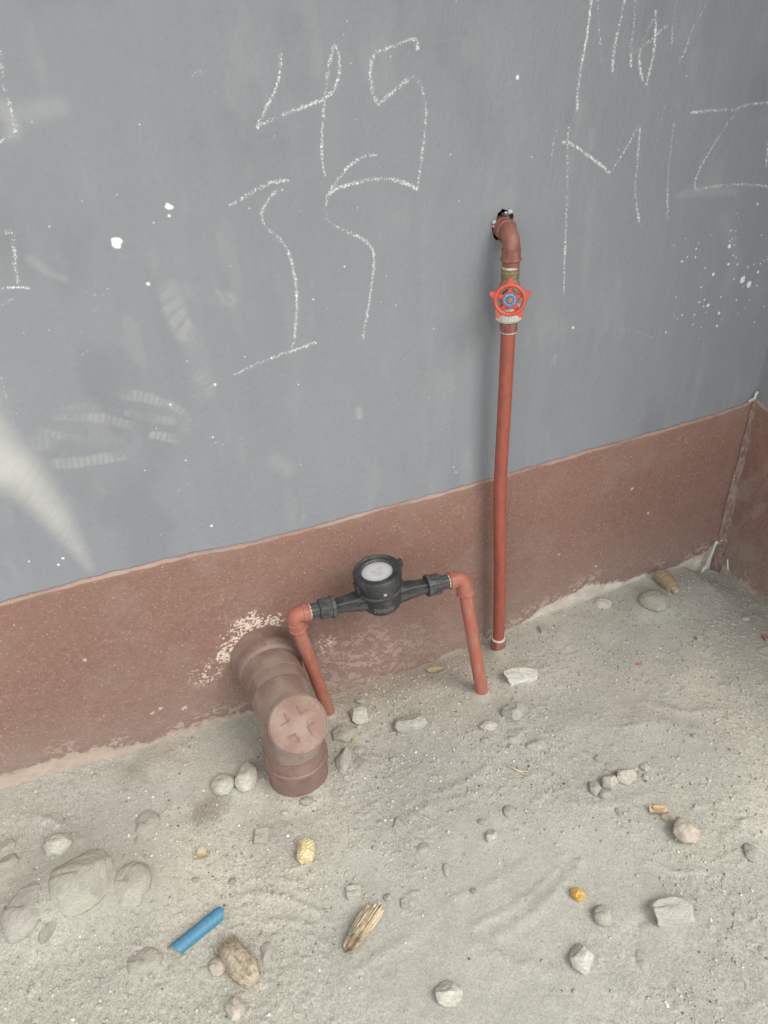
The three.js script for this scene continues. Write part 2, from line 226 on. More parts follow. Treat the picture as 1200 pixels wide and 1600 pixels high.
const dadoMap = colourTex(2048, DH, (i, j) => {
  const x = X0 + (i + .5) / 2048 * WW, y = DY0 + (j + .5) / DH * (DY1 - DY0);
  let c = dadoColour(x, y, lerpTable(footLine, x), lerpTable(paintLine, x), lerpTable(dadoTop, x), 0);
  const dx = x - .137, dy = y - .141, d = Math.hypot(dx, dy), an = Math.atan2(dy, dx);        // plaster broken away round the drain
  const side = ss(.75, 1.15, an) * ss(3.2, 2.8, an);
  const reach = ss(.112, .074, d + .04 * (fbm(x * 30, y * 30, 3, 2) - .5)) * side;
  const cr = .35 * fbm(x * 60, y * 60, 3, 6) + .65 * fbm(x * 300, y * 300, 2, 16); c = mix3(c, mix3([.76, .68, .58], [.52, .40, .32], vn(x * 420, y * 420, 8)), ss(.60 - reach * .17, .63 - reach * .17, cr) * ss(.05, .4, reach));
  { const q = Math.hypot((x - leftSpot.x) * .9, y - leftSpot.y); c = mix3(c, [.66, .56, .48], .85 * ss(.04, .01, q) * ss(.55, .6, .4 * fbm(x * 60, y * 60, 2, 46) + .6 * fbm(x * 300, y * 300, 2, 47))); }
  const e = Math.hypot(x - elbowSpot.x, y - elbowSpot.y); c = mix3(c, [.6, .46, .38], ss(.036, .012, e) * ss(.54, .6, .5 * fbm(x * 70, y * 70, 3, 15) + .5 * fbm(x * 300, y * 300, 2, 25)));
  const m = ss(.17, .03, Math.hypot((x - .33) * .6, y - .02)) * ss(.5, .6, .5 * fbm(x * 60 + y * 40, y * 90, 4, 33) + .5 * fbm(x * 260, y * 260, 3, 34)); c = mix3(c, [.46, .36, .30], .55 * m);
  for (const [u, v, s] of dadoMarks) { const q = Math.hypot((x - u) , (y - v) * 1.4) + .006 * (vn(x * 260, y * 260, 5) - .5); if (q < s) c = mix3(c, [.58, .47, .41], .8); }
  return c;
}, THREE.MirroredRepeatWrapping);
function band(xs, rows, at, uvOf) { // a sheet through columns and rows of points
  const n = xs.length, m = rows.length, pos = [], uv = [], idx = [];
  for (let i = 0; i < n; i++) for (let j = 0; j < m; j++) { const p = at(xs[i], rows[j], i, j); pos.push(p.x, p.y, p.z); const q = uvOf(p); uv.push(q[0], q[1]); }
  for (let i = 0; i + 1 < n; i++) for (let j = 0; j + 1 < m; j++) { const a = i * m + j, b = a + m; idx.push(a, b, a + 1, b, b + 1, a + 1); }
  const g = new THREE.BufferGeometry(); g.setAttribute('position', new THREE.Float32BufferAttribute(pos, 3)); g.setAttribute('uv', new THREE.Float32BufferAttribute(uv, 2)); g.setIndex(idx); g.computeVertexNormals(); return g;
}
const grit = greyTex(512, 512, (i, j) => .5 + .55 * (fbm(i / 3.2, j / 3.2, 3, 5) - .5) + .3 * (vn(i / 20, j / 20, 6) - .5), THREE.MirroredRepeatWrapping);
const dadoRough = .86;
const mDado = new THREE.MeshStandardMaterial({ map: dadoMap, bumpMap: rep(grit, 5, 1.3), bumpScale: .0011, roughness: dadoRough });
const rowsDado = [0, 1, 2, 3]; for (let k = 1; k <= 74; k++) rowsDado.push(3 + k);
function dadoZ(x, y, k) { return .0056 + .002 * (fbm(x * 9 + k, y * 9, 3, 70) - .5) + .0016 * (fbm(x * 50 + k, y * 50, 2, 71) - .5) - .0022 * ss(.004, -.003, y - lerpTable(paintLine, x) - .02 * (fbm(x * 45, y * 20, 4, 23) - .5)); }
{
  const xs = [-9, -6, -4, -3, -2.2, -1.7, -1.3, -1]; for (let k = 0; k <= 560; k++) xs.push(X0 + k * WW / 560);
  const g = band(xs, rowsDado, (x, r) => {
    const t = topAt(x);
    if (r === 0) return V(x, t + .0012, -.002); if (r === 1) return V(x, t, .0020 + .0008 * vn(x * 90, 4, 2)); if (r === 2) return V(x, t - .0016, .0042); if (r === 3) return V(x, t - .004, .0052);
    const y = mix(t - .004, -.16, (r - 3) / 74); return V(x, y, dadoZ(x, y, 0));
  }, (p) => [(p.x - X0) / WW, (p.y - DY0) / (DY1 - DY0)]);
  mesh('skirting_band', g, mDado, wall);
}
// ---- side wall on the right with its own band, and the rough plaster cove in the corner
const side = thing('side_wall', 'return wall at the right edge meeting the long wall in a corner', 'wall');
{
  const b = new THREE.BoxGeometry(.12, 2.35, .85); b.translate(XC + .06, WY0 + 1.175 + .02, .425); const q = b.attributes.position; for (let k = 0; k < q.count; k++) b.attributes.uv.setXY(k, q.getZ(k) / 2, q.getY(k) / 2);
  mesh('painted_panel', b, mPlain, side);
  const c = new THREE.BoxGeometry(.12, .78, .85); c.translate(XC + .06, WY0 + .02 - .39, .425); mesh('wall_core', c, new THREE.MeshStandardMaterial({ color: new THREE.Color().setRGB(.28, .27, .25), roughness: .95 }), side);
  const sideTop = (z) => mix(.419, .408, ss(0, .06, z)) + .002 * (vn(z * 40, 7, 3) - .5);
  const sideFoot = (z) => mix(-.012, -.018, ss(0, .2, z)), sidePaint = [[0, .045], [.03, .0], [.09, -.012], [.2, -.012], [3, 0]];
  const map = colourTex(1024, 768, (i, j) => { const z = i / 1024 * .7, y = DY0 + j / 768 * (DY1 - DY0); let c = dadoColour(z + 5, y, sideFoot(z), lerpTable(sidePaint, z) - .012, sideTop(z), 200); const sc = fbm(z * 26 + 3, y * 17 - z * 12, 4, 300); c = mix3(c, EARTH, .45 * ss(.52, .7, sc)); return c; }, THREE.MirroredRepeatWrapping);
  const zs = []; for (let k = 0; k <= 170; k++) zs.push(-.0 + k * .6 / 170); zs.push(.7, .85);
  const g = band(zs, rowsDado, (z, r) => { const t = sideTop(z); if (r === 0) return V(XC + .002, t + .001, z); if (r === 1) return V(XC - .0035, t, z); if (r === 2) return V(XC - .0072, t - .0022, z); const y = r === 3 ? t - .005 : mix(t - .005, -.16, (r - 3) / 74); return V(XC - .0088 - .003 * (fbm(z * 9, y * 9, 3, 171) - .5) - .002 * (fbm(z * 60, y * 60, 2, 172) - .5), y, z); }, (p) => [p.z / .7, (p.y - DY0) / (DY1 - DY0)]);
  mesh('skirting_band', g, new THREE.MeshStandardMaterial({ map, bumpMap: rep(grit, 2, 1.3), bumpScale: .0012, roughness: .86, side: THREE.DoubleSide }), side);
  // cove of trowelled plaster, wider towards the foot
  const ys = []; for (let k = 0; k <= 150; k++) ys.push(.414 - k * .49 / 150); const an = []; for (let k = 0; k <= 14; k++) an.push(k / 14);
  const cove = band(ys, an, (y, t) => { const w = mix(.008, .017, ss(.42, .1, y)) + .006 * (fbm(y * 22, 3, 3, 41) - .5); const a = t * Math.PI / 2, lump = .0045 * (fbm(y * 60, t * 5, 3, 43) - .35) * Math.sin(t * Math.PI); const o = .0086; return V(XC - o - w * (1 - Math.sin(a)) - lump + (t === 0 ? 0 : 0), y, o + w * (1 - Math.cos(a)) + lump - .0008); }, (p) => [p.x / .5 + p.z / .5, p.y / .5]);
  const coveMap = colourTex(512, 512, (i, j) => { const x = i / 512 * .5, y = j / 512 * .5; let c = mix3([.20, .128, .106], [.27, .205, .172], ss(.36, .7, fbm(x * 150, y * 90, 4, 12))); c = mix3(c, [.6, .56, .5], ss(.70, .8, fbm(x * 90, y * 120, 3, 15)) * ss(.38, .05, y)); return c; });
  mesh('corner_cove', cove, new THREE.MeshStandardMaterial({ map: coveMap, bumpMap: rep(grit, 2, 2), bumpScale: .0012, roughness: .9, side: THREE.DoubleSide }), wall);
}
const mPlaster = new THREE.MeshStandardMaterial({ color: new THREE.Color().setRGB(.72, .71, .67), bumpMap: grit, bumpScale: .001, roughness: .9 });
// ---- unseen eaves, added overhead to darken the upper wall
{
  const added_roof = thing('added_roof', 'added unseen overhang that shades the upper part of the grey wall', 'added_roof');
  const g = new THREE.BoxGeometry(11, .1, 1.65); g.translate(-3.4, 2.82, .575); mesh('added_eaves', g, new THREE.MeshStandardMaterial({ color: new THREE.Color().setRGB(.3, .28, .26), roughness: .8 }), added_roof);
}

// ---- the ground
const bumps = [], ridges = [];
const bumpAt = (u, v, r, h) => { const p = onFlat(u, v); bumps.push([p.x, p.z, r, h]); };
const ridgeAt = (str, w, h) => ridges.push([str.split(' ').map((q) => { const p = onFlat(...q.split(',').map(Number)); return [p.x, p.z]; }), w, h]);
bumpAt(110, 1395, .09, .014); bumpAt(40, 1440, .07, .012); bumpAt(1025, 940, .045, .016); bumpAt(925, 975, .06, .006); bumpAt(1110, 915, .07, .012); bumpAt(560, 1195, .04, .006);
bumpAt(610, 1160, .07, -.006); bumpAt(700, 1210, .1, -.008); bumpAt(880, 1330, .09, -.005); bumpAt(560, 1600, .12, .006); bumpAt(1130, 1180, .1, .007); bumpAt(900, 1130, .05, .006); bumpAt(1000, 1130, .04, .005); bumpAt(240, 1200, .08, .004);
ridgeAt('388,1396 430,1400 480,1415 510,1436', .007, .007); ridgeAt('402,1442 440,1437 490,1447 512,1440', .006, .005); ridgeAt('400,1447 415,1458 430,1452', .005, -.005);
ridgeAt('560,1520 600,1490 640,1470', .008, .004); ridgeAt('780,1460 830,1430 880,1380 905,1345', .009, .006); ridgeAt('740,1450 800,1420 850,1370 880,1335', .008, .005); ridgeAt('700,1410 770,1380 830,1340', .008, .004); ridgeAt('820,1395 850,1365 870,1345', .006, -.005); ridgeAt('740,1480 800,1500 850,1520', .01, .005); ridgeAt('860,1560 900,1590 930,1600', .012, .005);
ridgeAt('1010,1100 1080,1115 1130,1110 1170,1150', .01, .006); ridgeAt('970,1140 1040,1130 1090,1160', .009, .005); ridgeAt('1130,1310 1160,1290 1200,1285', .008, .004); ridgeAt('1010,1350 1060,1365 1100,1362', .007, .005); ridgeAt('670,1240 720,1225 760,1200', .01, .006); ridgeAt('640,1275 690,1250 740,1240', .01, .005); ridgeAt('110,1230 118,1240 108,1250', .005, .006); ridgeAt('60,1270 100,1300 130,1320', .01, .006); ridgeAt('30,1280 80,1285 110,1300', .009, .005);
ridgeAt('400,1600 440,1560 450,1520', .02, .006); ridgeAt('600,1560 660,1590 720,1600', .014, .004); ridgeAt('990,1470 1000,1440 1020,1430', .007, -.004); ridgeAt('900,1255 940,1260 1000,1250', .01, .004);
[[.2335, .064, .022, .006], [.534, .152, .022, .007], [.636, .05, .024, .005], [.15, .25, .05, .003]].forEach((b) => bumps.push(b));
function groundH(x, z) {
  const d = XC - x;
  let h = lerpTable(footLine, x) * Math.exp(-Math.pow(Math.max(z, 0) / .10, 1.4)) + (d > -.2 ? -.034 * Math.exp(-Math.max(d, 0) / .13) * (1 - Math.exp(-Math.max(z, 0) / .07)) : 0);
  if (x > -1.2 && x < 1.5 && z < 1.6) {
    h += .013 * (fbm(x * 4.2, z * 4.2, 3, 1) - .5) * ss(.02, .2, z) + .0030 * (fbm(x * 17, z * 17, 3, 2) - .5);
    const wide = ss(.35, .65, fbm(x * 5 + 3, z * 5, 3, 14));
    h += .0012 * wide * (fbm(x * 60, z * 60, 2, 3) - .5);
    const cl = fbm(x * 105, z * 105, 2, 4); h += .0028 * Math.max(0, cl - .62) * (.6 + 2.4 * wide * wide);
    h += .0008 * (vn(x * 240, z * 240, 6) - .5) * (.5 + .7 * wide);
    for (const b of bumps) { const q = ((x - b[0]) ** 2 + (z - b[1]) ** 2) / (b[2] * b[2]); if (q < 5) h += b[3] * Math.exp(-q * 1.2); }
    for (const [p, w, a] of ridges) { let best = 9; for (let k = 0; k + 1 < p.length; k++) { const ax = p[k][0], az = p[k][1], dx = p[k + 1][0] - ax, dz = p[k + 1][1] - az, t = clamp(((x - ax) * dx + (z - az) * dz) / (dx * dx + dz * dz)); const e = Math.hypot(x - ax - t * dx, z - az - t * dz); if (e < best) best = e; } if (best < w * 3) h += .42 * a * Math.exp(-((best / w) ** 2)) * (.15 + 1.25 * fbm(x * 70, z * 70, 2, 9)); }
    const dd = Math.hypot(x - .128, z - .212); h -= .004 * Math.exp(-(((dd - .062) / .02) ** 2));
  }
  return h;
}
const onGround = (u, v, lift = 0) => { let p = onFlat(u, v, lift); for (let k = 0; k < 3; k++) p = onFlat(u, v, groundH(p.x, p.z) + lift); return p; };
// ---- stones, listed by where they lie: [u, v, width, height on the photograph, kind, sunk, tint, label, turn, height share]
const STONES = [
  [348, 1226, 38, 38, 'round', .25, 'pale', 'pale squarish stone touching the taller oval stone left of the drain pipe', .5, .6],
  [385, 1215, 36, 50, 'round', .2, 'pale', 'pale tall oval stone just left of the foot of the drain pipe', 1.3, .7],
  [642, 1130, 54, 32, 'sharp', .18, 'grey', 'grey craggy flat stone lying below the middle of the water meter', .1, .5],
  [560, 1118, 31, 34, 'sharp', .2, 'pale', 'pale rough stone right of the drain cap near the left meter pipe foot', .9, .6],
  [538, 1147, 40, 28, 'slab', .2, 'dusty', 'flat wedge of dusty stone leaning beside the round drain cap', .4, .35],
  [537, 1188, 27, 46, 'slab', .3, 'grey', 'long slanting grey stone along the right side of the drain foot', 1.15, .45],
  [814, 1058, 54, 24, 'block', .3, 'white', 'whitish flat oblong stone right of the right meter pipe foot', .02, .5],
  [806, 1115, 44, 32, 'sharp', .25, 'grey', 'grey stone with a broken pale face below the whitish oblong stone', .3, .6],
  [763, 1134, 30, 19, 'sharp', .25, 'pale', 'small pale wedge stone left of the grey broken-faced stone', -.3, .5],
  [838, 1165, 34, 20, 'round', .45, 'grey', 'low half-buried oval stone below and right of the broken-faced stone', .35, .5],
  [803, 1152, 36, 26, 'slab', .6, 'dusty', 'dust-covered flat stone under the small pale wedge stone', -.5, .35],
  [978, 1213, 33, 30, 'sharp', .18, 'beige', 'largest and highest of the four-stone cluster right of centre', .6, .7],
  [953, 1222, 27, 27, 'sharp', .2, 'beige', 'second stone of the cluster, wedged against the largest one', 1.4, .7],
  [930, 1232, 19, 24, 'round', .25, 'grey', 'leftmost greyish stone of the four-stone cluster', 1.2, .7],
  [947, 1242, 22, 18, 'round', .25, 'grey', 'lowest small stone of the four-stone cluster', .1, .7],
  [1008, 1200, 15, 13, 'sharp', .25, 'pale', 'small pale chip right of the four-stone cluster', -.5, .5],
  [1008, 1214, 13, 11, 'sharp', .25, 'pale', 'tiny pale chip just below the other chip beside the cluster', .5, .5],
  [1071, 1298, 41, 46, 'sharp', .15, 'tan', 'big tan angular stone near the right edge below the curled leaf', .9, .75],
  [1088, 1317, 10, 16, 'slab', .2, 'tan', 'thin tan flake at the lower right corner of the big tan stone', 1.0, .4],
  [1049, 1425, 62, 42, 'loaf', .3, 'dusty', 'large smooth oblong stone lying lower right', -.1, .55],
  [942, 1431, 31, 33, 'round', .25, 'dusty', 'round grey stone below the orange husk', .6, .7],
  [909, 1498, 40, 45, 'sharp', .18, 'pale', 'pale triangular stone at lower right below the round grey stone', .9, .65],
  [702, 1552, 44, 38, 'sharp', .2, 'pale', 'pale wedge-shaped stone at the bottom middle', .2, .6],
  [1174, 1333, 24, 28, 'round', .4, 'grey', 'greyish stone sunk in the sand at the right edge', .6, .6],
  [1004, 1503, 20, 32, 'round', .6, 'dusty', 'sunken flat stone below the large oblong stone', 1.2, .4],
  [768, 1306, 20, 22, 'sharp', .2, 'white', 'small white five-sided stone in the middle of the sand', .3, .7],
  [795, 1268, 20, 20, 'round', .4, 'dusty', 'half-buried oval pebble above the small white stone', -.8, .5],
  [479, 1252, 22, 16, 'round', .3, 'grey', 'small grey stone in front of the foot of the drain pipe', 0, .6],
  [409, 1308, 24, 26, 'block', .35, 'dusty', 'squarish grey stone below and left of the drain pipe', .4, .5],
  [553, 1395, 25, 22, 'block', .3, 'pale', 'light grey block-like stone above the splintered wood', .1, .6],
  [565, 1388, 9, 8, 'round', .3, 'pale', 'tiny pebble at the upper corner of the stone above the splintered wood', 0, .6],
  [91, 1320, 43, 38, 'round', .25, 'pale', 'pale lumpy stone at the left above the big buried boulder', .3, .65],
  [79, 1333, 15, 13, 'round', .2, 'pale', 'small pebble leaning on the pale lumpy stone at the left', 0, .7],
  [122, 1378, 100, 92, 'boulder', .5, 'sand', 'biggest dust-covered boulder half sunk at the left', .3, .45],
  [205, 1383, 62, 62, 'boulder', .48, 'sand', 'dust-covered boulder right of the biggest one', .6, .5],
  [40, 1425, 72, 74, 'boulder', .55, 'sand', 'dust-covered boulder lower left at the edge of the frame', .9, .45],
  [75, 1448, 30, 42, 'boulder', .5, 'sand', 'small dusty stone at the lower right of the left-edge boulder', 1.2, .5],
  [14, 1348, 34, 26, 'boulder', .45, 'sand', 'dusty stone cut by the left edge of the frame', 0, .5],
  [12, 1322, 28, 22, 'boulder', .5, 'sand', 'dusty stone just above the other one cut by the left edge', .2, .5],
  [228, 1290, 46, 42, 'boulder', .55, 'dusty', 'flat pale stone sunk in the sand at the left middle', 1.2, .35],
  [212, 1313, 9, 15, 'slab', .3, 'grey', 'small grey sliver at the lower left of the flat sunken stone', 1.4, .5],
  [226, 1503, 58, 38, 'boulder', .6, 'sand', 'buried stone showing its top below the blue plastic offcut', -.2, .4],
  [340, 1511, 29, 29, 'round', .25, 'tan', 'tan stone touching the left side of the spiky buried cob', .5, .65],
  [367, 1576, 32, 38, 'sharp', .15, 'pink', 'pinkish four-sided chunk at the bottom left below the buried cob', .8, .7],
  [415, 1491, 21, 28, 'slab', .5, 'dusty', 'flat dusty stone right of the spiky buried cob', 1.0, .4],
  [698, 1359, 11, 19, 'round', .25, 'pale', 'thin upright oval pebble in the lower middle of the sand', 1.25, .6],
  [661, 1327, 23, 19, 'round', .55, 'dusty', 'sunken pebble left of the small white stone', .3, .4],
  [632, 1413, 14, 15, 'block', .4, 'dusty', 'small square pebble right of the splintered wood', .2, .5],
  [622, 1291, 18, 26, 'slab', .45, 'dusty', 'leaning flat pebble below the thin straw', 1.9, .4],
  [1024, 938, 50, 42, 'boulder', .55, 'sand', 'dust-covered stone beside the brown pipe fitting', .4, .5],
  [942, 944, 28, 20, 'sharp', .35, 'pale', 'crumbling pale lump near the wall left of the brown fitting', .2, .5],
  [1092, 998, 9, 9, 'block', .15, 'pale', 'tiny cube-like chip in the sand at the far right', .4, .9],
  [1165, 967, 15, 7, 'slab', .15, 'white', 'thin white chip lying below the right wall', .1, .4],
  [1196, 997, 10, 13, 'block', .2, 'brick', 'reddish brick fragment cut by the right edge', .2, .7],
  [566, 1096, 22, 12, 'sharp', .35, 'dusty', 'low crumbly lump below the left arm of the water meter', .2, .4],
  [561, 1196, 22, 24, 'slab', .55, 'dusty', 'sunken pale stone right of the long slanting stone', .4, .3],
  [560, 1172, 20, 14, 'slab', .4, 'dusty', 'flat pebble above the sunken pale stone near the drain', .1, .3],
  [614, 1187, 13, 11, 'round', .3, 'grey', 'small grey pebble below the craggy flat stone', 0, .6],
  [758, 1157, 15, 12, 'round', .4, 'dusty', 'small dull pebble below the small pale wedge stone', 0, .5],
  [798, 1166, 10, 9, 'sharp', .2, 'pale', 'tiny light pebble under the dust-covered flat stone', 0, .7],
  [752, 1284, 12, 10, 'round', .3, 'grey', 'tiny grey pebble above the small white stone', 0, .6],
  [935, 1183, 15, 12, 'sharp', .3, 'dusty', 'small pebble above the four-stone cluster', .2, .5],
  [1085, 1150, 11, 9, 'round', .25, 'dusty', 'tiny round pebble right of centre above the big tan stone', 0, .6],
  [967, 1270, 11, 14, 'slab', .4, 'dusty', 'tiny flat pebble left of the curled leaf', .8, .4],
  [848, 984, 12, 13, 'block', .2, 'dusty', 'tiny stone near the wall foot right of the tall pipe', .3, .7],
  [145, 1331, 14, 9, 'round', .3, 'pale', 'tiny pebble right of the pale lumpy stone at the left', 0, .5],
  [147, 1213, 10, 8, 'sharp', .3, 'pale', 'tiny stone near the wall foot at the left', 0, .6],
  [740, 1392, 10, 9, 'round', .3, 'grey', 'tiny grey pebble right of the thin upright oval pebble', 0, .6],
  [606, 1402, 13, 12, 'sharp', .25, 'pale', 'tiny bright pebble between the light block and the square pebble', .4, .6],
  [645, 1396, 21, 9, 'slab', .25, 'pale', 'thin pale sliver above the small square pebble', -.2, .3],
  [1191, 1487, 12, 14, 'slab', .35, 'pale', 'pale flake at the lower right edge', .9, .4],
  [585, 1325, 9, 8, 'round', .3, 'pale', 'tiny pale pebble right of the yellowish corn cob', 0, .6],
  [445, 1270, 12, 10, 'sharp', .2, 'white', 'tiny white stone left of the stone at the drain foot', 0, .6],
  [363, 1377, 12, 10, 'round', .3, 'dusty', 'tiny dull pebble above the blue plastic offcut', 0, .5],
  [305, 1375, 14, 8, 'round', .4, 'dusty', 'tiny flat pebble below the curled husk', 0, .4],
];
const stoneSpots = STONES.map(([u, v, w, h, kind, sunk, tint, label, turn, hs]) => {
  let p = onGround(u, v); const k = pxSize(p); const sx = w * k, sy = sx * hs * (h > w ? 1 : Math.sqrt(h / w)), el = .72;
  const sz = clamp((h * k - sy * (1 - sunk) * .55) / el, sx * .45, sx * 1.9);
  const up = sy * (.5 - sunk * (kind === 'boulder' ? .86 : 1)); p = onGround(u, v, up * .8); p.y = groundH(p.x, p.z) + up;
  return { p, sx, sy, sz, kind, tint, label, turn, sunk };
});
stoneSpots.forEach((s) => { const r = (s.sx + s.sz) / 4; if (s.sx > .012) bumps.push([s.p.x, s.p.z, r * 1.45, (s.kind === 'boulder' ? .16 : .025) * s.sy]); });

// ---- the ground sheet, fine where it is looked at, running out to the horizon
const GX0 = -.8, GX1 = 1.31, GZ1 = 1.06;
{
  const xs = [-300, -80, -30, -12, -6, -3.5, -2.2, -1.6, -1.3, -1.1, -.95, -.87]; for (let k = 0; k <= 800; k++) xs.push(mix(GX0, GX1, k / 800)); xs.push(1.5, 2, 3, 6, 15, 60, 300);
  const zs = [-300, -60, -15, -5, -2, -.8, -.3, -.1]; for (let k = 0; k <= 410; k++) zs.push(mix(-.02, GZ1, k / 410)); zs.push(1.1, 1.18, 1.3, 1.6, 2.2, 3.5, 6, 12, 30, 80, 300);
  const g = band(xs, zs.slice().reverse(), (x, z) => V(x, groundH(x, z), z), (p) => [(p.x - GX0) / (GX1 - GX0), p.z / GZ1]);
  const shadeSpot = onFlat(1170, 1590), damp = onFlat(650, 1190), damp2 = onFlat(900, 1150), damp3 = onFlat(420, 1300), damp4 = onFlat(980, 1010); const SAND = [.445, .438, .380]; const stain = onFlat(328, 1262), stain2 = onFlat(210, 1205), pink = onFlat(1130, 1570), rust = onFlat(470, 1170), rust2 = onFlat(260, 1170);
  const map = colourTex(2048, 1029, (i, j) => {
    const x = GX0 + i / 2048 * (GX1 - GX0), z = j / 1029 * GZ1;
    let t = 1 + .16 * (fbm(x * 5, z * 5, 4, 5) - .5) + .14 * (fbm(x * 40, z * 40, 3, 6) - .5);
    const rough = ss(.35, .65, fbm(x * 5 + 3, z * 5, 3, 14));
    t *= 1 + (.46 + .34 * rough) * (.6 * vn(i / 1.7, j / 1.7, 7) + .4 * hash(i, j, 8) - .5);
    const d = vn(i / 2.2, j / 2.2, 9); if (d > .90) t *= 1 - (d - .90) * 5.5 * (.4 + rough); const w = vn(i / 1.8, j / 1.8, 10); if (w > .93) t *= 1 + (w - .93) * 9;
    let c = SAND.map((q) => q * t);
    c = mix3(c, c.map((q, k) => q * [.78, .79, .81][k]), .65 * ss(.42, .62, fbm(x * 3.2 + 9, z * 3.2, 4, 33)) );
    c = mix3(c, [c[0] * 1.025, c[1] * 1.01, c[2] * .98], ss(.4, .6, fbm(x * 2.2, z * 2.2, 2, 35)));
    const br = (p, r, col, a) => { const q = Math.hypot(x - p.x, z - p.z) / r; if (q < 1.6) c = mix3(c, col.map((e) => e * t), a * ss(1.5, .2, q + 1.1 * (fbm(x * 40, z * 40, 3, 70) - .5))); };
    br(stain, .035, [.21, .175, .135], .7); br(stain2, .03, [.26, .235, .19], .5); br(pink, .09, [.4, .34, .29], .45); br(damp, .13, [.345, .338, .305], .75); br(damp2, .10, [.37, .365, .325], .6); br(damp3, .08, [.36, .35, .31], .6); br(damp4, .12, [.365, .36, .32], .5); br(shadeSpot, .17, [.34, .335, .30], .75); br(rust, .09, [.29, .25, .215], .5); br(rust2, .05, [.33, .28, .23], .5);  // the broad lower right patch is a shadow painted into the sand colour
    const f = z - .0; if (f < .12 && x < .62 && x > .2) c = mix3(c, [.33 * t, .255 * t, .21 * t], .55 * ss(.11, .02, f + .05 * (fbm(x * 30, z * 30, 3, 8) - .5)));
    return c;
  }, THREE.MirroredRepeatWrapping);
  const gb = greyTex(1024, 1024, (i, j) => .5 + .6 * (fbm(i / 4, j / 4, 3, 15) - .5) + .5 * (vn(i / 2.1, j / 2.1, 16) - .5) + .3 * (vn(i / 30, j / 30, 6) - .5), THREE.MirroredRepeatWrapping);
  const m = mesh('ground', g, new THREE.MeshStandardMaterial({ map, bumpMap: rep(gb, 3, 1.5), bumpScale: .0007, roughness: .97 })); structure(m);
}

// ================================================================ PLUMBING
function mottled(a, b, s, seed, specks = .0, speckCol = [.6, .5, .42]) { return colourTex(256, 256, (i, j) => { let c = mix3(a, b, ss(.38, .68, .7 * fbm(i / s, j / s, 4, seed) + .3 * fbm(i / 3, j / 3, 2, seed + 4))); const k = vn(i / 2.2, j / 2.2, seed + 9); if (k > 1 - specks) c = mix3(c, speckCol, .7); return c; }, THREE.MirroredRepeatWrapping); }
const fineBump = greyTex(256, 256, (i, j) => fbm(i / 6, j / 6, 4, 88), THREE.MirroredRepeatWrapping);
const M = {};
const pvc = (a, b, s, seed, rough, specks, col, rx = 1, ry = 1) => new THREE.MeshPhysicalMaterial({ map: rep(mottled(a, b, s, seed, specks, col), rx, ry), bumpMap: rep(fineBump, rx, ry), bumpScale: .0003, roughness: rough });
M.riser = pvc([.35, .088, .060], [.26, .080, .060], 40, 1, .5, .06, [.45, .30, .25]);
M.meterPipe = pvc([.36, .118, .078], [.36, .165, .122], 50, 2, .55, .05, [.52, .36, .29]);
M.elbow = pvc([.225, .080, .056], [.29, .13, .10], 40, 3, .45, .03);
M.drain = pvc([.20, .128, .102], [.262, .198, .168], 90, 4, .52, .05);
M.socket = pvc([.19, .112, .09], [.235, .16, .135], 60, 14, .55, .025);
M.cap = pvc([.235, .142, .108], [.305, .22, .178], 70, 5, .62, .03);
M.brass = new THREE.MeshPhysicalMaterial({ map: mottled([.24, .185, .095], [.33, .275, .17], 30, 6, .02), bumpMap: fineBump, bumpScale: .0004, roughness: .5, metalness: .45 });
M.wheel = new THREE.MeshPhysicalMaterial({ map: mottled([.60, .085, .058], [.55, .11, .08], 40, 7, .01), bumpMap: fineBump, bumpScale: .0002, roughness: .42 });
M.white = new THREE.MeshStandardMaterial({ map: mottled([.66, .66, .60], [.55, .55, .48], 30, 8, .01, [.4, .36, .3]), roughness: .6 });
M.tape = new THREE.MeshStandardMaterial({ map: mottled([.66, .64, .59], [.50, .42, .36], 26, 44, .03, [.3, .2, .15]), roughness: .8 });
M.black = new THREE.MeshPhysicalMaterial({ map: mottled([.030, .032, .034], [.075, .075, .071], 46, 9, .03, [.2, .19, .17]), bumpMap: fineBump, bumpScale: .0003, roughness: .44 });
M.blackDull = new THREE.MeshPhysicalMaterial({ map: mottled([.040, .042, .044], [.095, .094, .088], 30, 10, .04, [.22, .2, .18]), bumpMap: fineBump, bumpScale: .0004, roughness: .58 });
M.dark = new THREE.MeshStandardMaterial({ color: new THREE.Color().setRGB(.02, .02, .02), roughness: .7 });

// ---- tall supply pipe
const RX = .632, RZ = .042;
{
  const t = thing('supply_pipe', 'tall straight red plastic pipe running down the wall from the valve to the ground', 'water pipe', V(.636, -.02, RZ));
  const q = (x, y, z) => V(x - .636, y + .02, z - RZ);
  const c = new THREE.CatmullRomCurve3([q(.6365, -.04, RZ), q(.6355, .1, RZ), q(.6325, .22, RZ), q(.6285, .38, RZ - .003), q(.6295, .55, RZ), q(RX, .712, RZ)]);
  mesh('pipe', tubeGeo(c, 60, .0122, 36), M.riser, t);
  mesh('foot_socket', turned(q(.6363, -.045, RZ), UP, [[.0165, 0], [.0165, .050], [.0158, .053], [.0125, .0535]]), M.elbow, t);
  mesh('glue_ring', turned(q(.6362, .0088, RZ), UP, [[.0122, 0], [.0152, .0004], [.0150, .0035], [.0122, .0045]]), M.tape, t);
  mesh('top_socket', turned(q(RX, .700, RZ), UP, [[.0122, 0], [.0142, .0012], [.0146, .004], [.0146, .017]]), M.elbow, t);
  mesh('glue_ring', turned(q(RX, .6978, RZ), UP, [[.0122, 0], [.0135, .0006], [.0134, .0022], [.0122, .003]]), M.tape, t);
}
